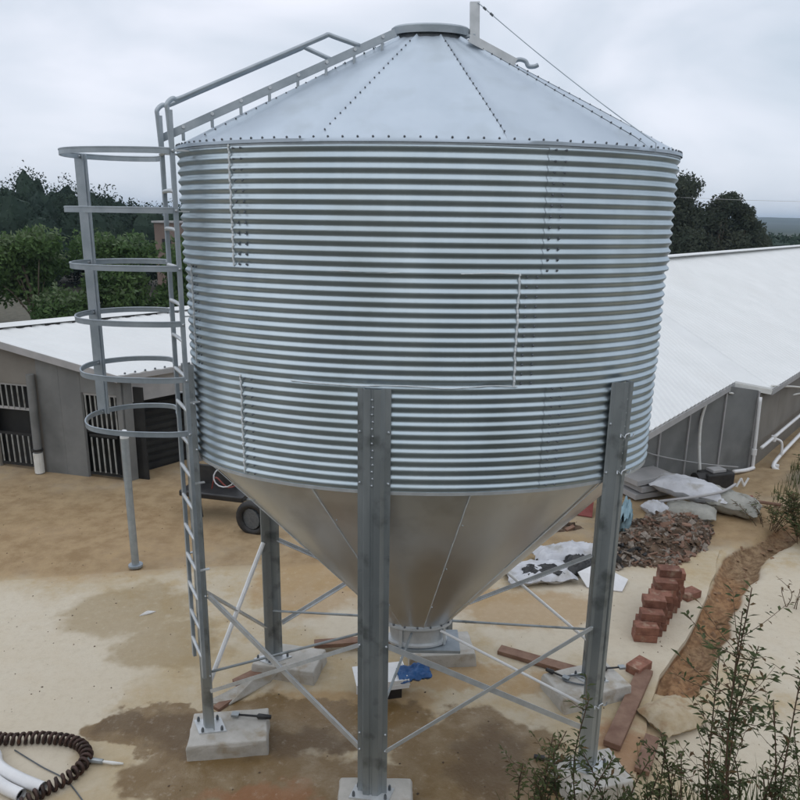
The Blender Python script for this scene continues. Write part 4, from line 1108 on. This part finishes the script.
shrub('bank_shrub', gz(6.50, 10.35), 26, .80, 1.0, .10, 'dense green shrub on the bank at the right edge', 'shrub', 'leaf_weed', 51, 75, dry=.12)
shrub('bank_shrub', gz(6.15, 10.95), 14, .5, .7, .075, 'sparse brownish shrub by the trench end', 'shrub', 'leaf_weed', 52, 30, dry=.45)
shrub('bank_shrub', gz(7.2, 11.4), 8, .9, .6, .1, 'pale dry shrub on the far side of the bank', 'shrub', 'leaf_weed', 53, 34, dry=.3)
shrub('bank_shrub', gz(5.15, 8.35), 4, .42, .32, .07, 'small sparse plant beside the reddish trench', 'shrub', 'leaf_dry', 54, 12)
shrub('bank_shrub', gz(5.55, 7.5), 4, .40, .35, .07, 'little weed growing on the pale apron at the right', 'shrub', 'leaf_shrub', 55, 12, dry=.4)
# grass on the bank in front
def grass(name, label, cat, spots, m, seed):
    rnd = random.Random(seed); mb = MB()
    for cx, cy, rad, n, h in spots:
        for k in range(n):
            a, r_ = rnd.uniform(0, 6.28), rad * rnd.random() ** .5
            x, y = cx + math.cos(a) * r_, cy + math.sin(a) * r_; z = gh(x, y); hh = h * rnd.uniform(.5, 1.15); a2 = rnd.uniform(0, 6.28); l = rnd.uniform(.1, .5) * hh
            w_ = .004 + .004 * rnd.random(); dx, dy = math.cos(a2), math.sin(a2)
            p0 = Vector((x, y, z - .02)); p1 = p0 + Vector((dx * l * .35, dy * l * .35, hh * .6)); p2 = p0 + Vector((dx * l, dy * l, hh)); s = Vector((-dy, dx, 0)) * w_
            mb.add([p0 - s, p0 + s, p1 + s * .8, p1 - s * .8, p2], [(0, 1, 2, 3), (3, 2, 4)])
    return setp(mb.build(name, m), label, cat, kind='stuff')
grass('grass', 'tangled grass along the bank at the bottom right', 'grass', [(1.2, 3.5, .5, 500, .5), (1.9, 3.2, .55, 800, .6), (2.4, 3.3, .5, 400, .6)], 'leaf_weed', 3)
grass('bank_grass', 'rough grass on the low bank at the right edge', 'grass', [(7.6, 11.8, .9, 500, .22), (8.4, 12.7, .9, 500, .25), (8.2, 10.0, 1.2, 400, .2)], 'leaf_weed', 4)

def tree(name, base, h, rx, trunk_h, m, n, ls, label, group, seed, lobes=9, m2=None):
    rnd = random.Random(seed); r = thing(name, base, label, 'tree', group); b = Vector(base); tk = MB(); lf = MB(); l2 = MB()
    P = spline([b - UZ * .2, b + Vector((rnd.uniform(-.2, .2), 0, trunk_h)), b + Vector((rnd.uniform(-.4, .4), 0, h * .8))], 6)
    tk.tube(P, [.05 * h * (1 - .8 * i / (len(P) - 1)) * .5 + .02 for i in range(len(P))], 7)
    cl = []
    for k in range(lobes):
        a = rnd.uniform(0, 6.28); zz = rnd.uniform(trunk_h * .7, h * .92); q = (zz - trunk_h * .7) / (h - trunk_h * .7)
        rr = rx * (1 - .55 * q ** 1.5) * rnd.uniform(.35, .85); c = b + Vector((math.cos(a) * rr, math.sin(a) * rr * .8, zz)); s = rx * rnd.uniform(.28, .5)
        cl.append((c, s)); tk.tube([P[min(len(P) - 1, 5)], P[6].lerp(c, .5) + UZ * .1, c], [.03 * h * .3, .02 * h * .3, .01], 5)
    cl.append((b + UZ * (h * .86), rx * .35))
    for k in range(n):
        c, s = cl[rnd.randrange(len(cl))]
        d = Vector((rnd.gauss(0, 1), rnd.gauss(0, 1), rnd.gauss(0, 1))).normalized(); q = rnd.random() ** .4
        if nz3(d, 2.2, c.x) < -.28: continue
        p = c + Vector((d.x * s * q, d.y * s * q, d.z * s * q * .75)) * rnd.uniform(.85, 1.15)
        e = Euler((rnd.uniform(0, 6.28), rnd.uniform(0, 6.28), 0)).to_matrix(); z_ = ls * rnd.uniform(.6, 1.3)
        u, v = e @ Vector((z_, 0, 0)), e @ Vector((0, z_ * .5, 0))
        (l2 if m2 and d.z > .35 and rnd.random() < .6 else lf).add([p - u, p - v * .9, p + u, p + v], [(0, 1, 2, 3)])  # paler leaves go on the upper side of each lobe
    tk.build('trunk', 'bark', r, smooth=True); lf.build('crown', m, r)
    if l2.v: l2.build('upper_leaves', m2, r)
    return r
GT = 'green trees behind the left shed'
tree('broadleaf_tree', (-17.5, 28, 0), 4.5, 2.6, 1.2, 'leaf_mid', 15000, .095, 'bright green tree at the left edge above the shed roof', GT, 61, 12, 'leaf_pale')
tree('broadleaf_tree', (-14.0, 27, 0), 4.2, 2.2, 1.0, 'leaf_mid', 15000, .095, 'second green tree from the left, behind the cage strap', GT, 62, 12, 'leaf_pale')
tree('broadleaf_tree', (-11.4, 28.5, 0), 4.1, 2.0, 1.0, 'leaf_mid', 15000, .095, 'green tree seen through the middle of the ladder cage', GT, 63, 12, 'leaf_pale')
tree('broadleaf_tree', (-8.4, 29, 0), 3.9, 2.0, 1.0, 'leaf_mid', 15000, .095, 'green tree seen just left of the ladder', GT, 64, 12)
tree('broadleaf_tree', (-20.5, 31, 0), 4.9, 2.6, 1.2, 'leaf_mid', 6000, .14, 'green tree half cut by the left edge of the picture', GT, 65, 12)
GR = 'dark trees behind the right shed roof'
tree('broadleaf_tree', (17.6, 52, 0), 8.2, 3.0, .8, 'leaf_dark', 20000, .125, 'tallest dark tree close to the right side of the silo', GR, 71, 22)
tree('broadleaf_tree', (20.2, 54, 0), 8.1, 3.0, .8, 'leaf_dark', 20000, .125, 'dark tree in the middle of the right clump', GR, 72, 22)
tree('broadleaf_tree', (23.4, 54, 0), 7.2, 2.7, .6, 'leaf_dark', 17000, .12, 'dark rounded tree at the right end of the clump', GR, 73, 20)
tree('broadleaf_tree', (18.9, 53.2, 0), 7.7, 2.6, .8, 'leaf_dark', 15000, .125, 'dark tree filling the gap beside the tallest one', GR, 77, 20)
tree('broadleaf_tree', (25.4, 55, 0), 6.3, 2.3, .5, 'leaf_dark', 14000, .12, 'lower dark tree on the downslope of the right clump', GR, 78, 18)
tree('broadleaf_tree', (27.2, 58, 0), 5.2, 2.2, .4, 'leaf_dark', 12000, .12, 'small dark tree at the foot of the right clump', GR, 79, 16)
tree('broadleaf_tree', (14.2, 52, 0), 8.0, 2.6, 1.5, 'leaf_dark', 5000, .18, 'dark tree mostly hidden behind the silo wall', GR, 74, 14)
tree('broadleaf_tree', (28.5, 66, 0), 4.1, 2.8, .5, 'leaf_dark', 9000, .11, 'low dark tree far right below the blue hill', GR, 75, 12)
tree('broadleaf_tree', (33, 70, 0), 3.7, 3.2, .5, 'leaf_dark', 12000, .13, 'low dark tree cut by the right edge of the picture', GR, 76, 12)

def wood(name, label, trees, m, per, ls, seed):
    rnd = random.Random(seed); mb = MB()
    for x, y, z0, h, rr in trees:
        k0 = len(mb.v); nu, nv = 9, 6
        for j in range(nv + 1):
            for i in range(nu):
                a, b = 2 * math.pi * i / nu, math.pi * j / nv
                d = Vector((math.sin(b) * math.cos(a), math.sin(b) * math.sin(a), math.cos(b))); f = .80 * (1 + .35 * noise.noise(Vector((d.x * 2 + x, d.y * 2 + y, d.z * 2))))
                mb.v.append((x + d.x * rr * f, y + d.y * rr * f, z0 + h * .55 + d.z * h * .45 * f))
        for j in range(nv):
            for i in range(nu): mb.f.append((k0 + j * nu + i, k0 + (j + 1) * nu + i, k0 + (j + 1) * nu + (i + 1) % nu, k0 + j * nu + (i + 1) % nu))
        for k in range(per):
            d = Vector((rnd.gauss(0, 1), rnd.gauss(0, 1) , rnd.gauss(0, 1))).normalized()
            if d.y > .55: continue
            q = min(1, rnd.random() ** .22); zc = z0 + h * .55
            bump_ = 1 + .35 * noise.noise(Vector((d.x * 2 + x, d.y * 2 + y, d.z * 2)))
            p = Vector((x + d.x * rr * q * bump_, y + d.y * rr * q * bump_, zc + d.z * h * .45 * q * bump_))
            e = Euler((rnd.uniform(0, 6.28), rnd.uniform(0, 6.28), 0)).to_matrix(); s = ls * rnd.uniform(.6, 1.3)
            u, v = e @ Vector((s, 0, 0)), e @ Vector((0, s * .55, 0))
            mb.add([p - u, p - v, p + u, p + v], [(0, 1, 2, 3)])
    return setp(mb.build(name, m), label, 'forest', kind='stuff')
rnd = random.Random(12); tl = []
def crest(x):                                 # height of the wood's skyline (metres) at y about 52
    return 7.7 - .05 * (x + 30) + .9 * noise.noise(Vector((x * .16, 0, 2))) - 1.5 * math.exp(-((x + 19.0) / 1.1) ** 2)
for k in range(210):
    x = rnd.uniform(-48, 4); y = rnd.uniform(44, 56); h = crest(x * 52 / y) * (y - 0) / 52 * rnd.uniform(.72, 1.06)
    tl.append((x, y, -.3, h, rnd.uniform(1.0, 1.9)))
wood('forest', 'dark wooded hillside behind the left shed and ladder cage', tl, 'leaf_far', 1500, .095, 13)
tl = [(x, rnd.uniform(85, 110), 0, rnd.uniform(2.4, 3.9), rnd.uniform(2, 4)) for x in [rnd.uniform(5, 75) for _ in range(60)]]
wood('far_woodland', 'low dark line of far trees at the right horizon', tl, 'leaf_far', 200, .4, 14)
# backing slope so the wood has body
# small brick building among the trees
hs = thing('brick_hut', (-13.0, 41.5, 0), 'small pinkish brick hut among the dark trees beside the ladder', 'hut')
MB().box((-13.0, 41.5, 2.2), (1.5, 2.0, 4.4)).build('wall', 'brick_wall_far', hs)
MB().box((-13.0, 41.5, 4.46), (1.7, 2.2, .10)).build('roof', 'trim_grey', hs)
MB().box((-13.1, 40.49, 3.2), (.5, .04, .7)).build('window', 'dark_inside', hs)
# power line
pl_ = []
for k in range(31):
    t = k / 30; pl_.append(Vector((18 + 26 * t, 52 - 10 * t, 6.15 + 1.5 * (t - .5) ** 2 * 1.2 + .25 * t)))
setp(MB().tube(pl_, .011, 5).build('power_line', 'trim_grey'), 'thin overhead cable crossing the sky at the right', 'cable')

# ------------------------------------------------------------------ moist air over the valley
hz = MB(); hz.box((0, 1700, 23), (8400, 6600, 50))
hm = bpy.data.materials.new('haze'); hm.use_nodes = True; ht = hm.node_tree
for n in list(ht.nodes):
    if n.type != 'OUTPUT_MATERIAL': ht.nodes.remove(n)
pv = ht.nodes.new('ShaderNodeVolumePrincipled'); pv.inputs['Color'].default_value = (.66, .82, 1.0, 1); pv.inputs['Density'].default_value = .00035
pv.inputs['Anisotropy'].default_value = 0.0
ht.links.new(pv.outputs[0], [n for n in ht.nodes if n.type == 'OUTPUT_MATERIAL'][0].inputs['Volume'])
hzo = hz.build('haze', hm); setp(hzo, 'thin pale haze filling the valley air', 'haze', kind='stuff')
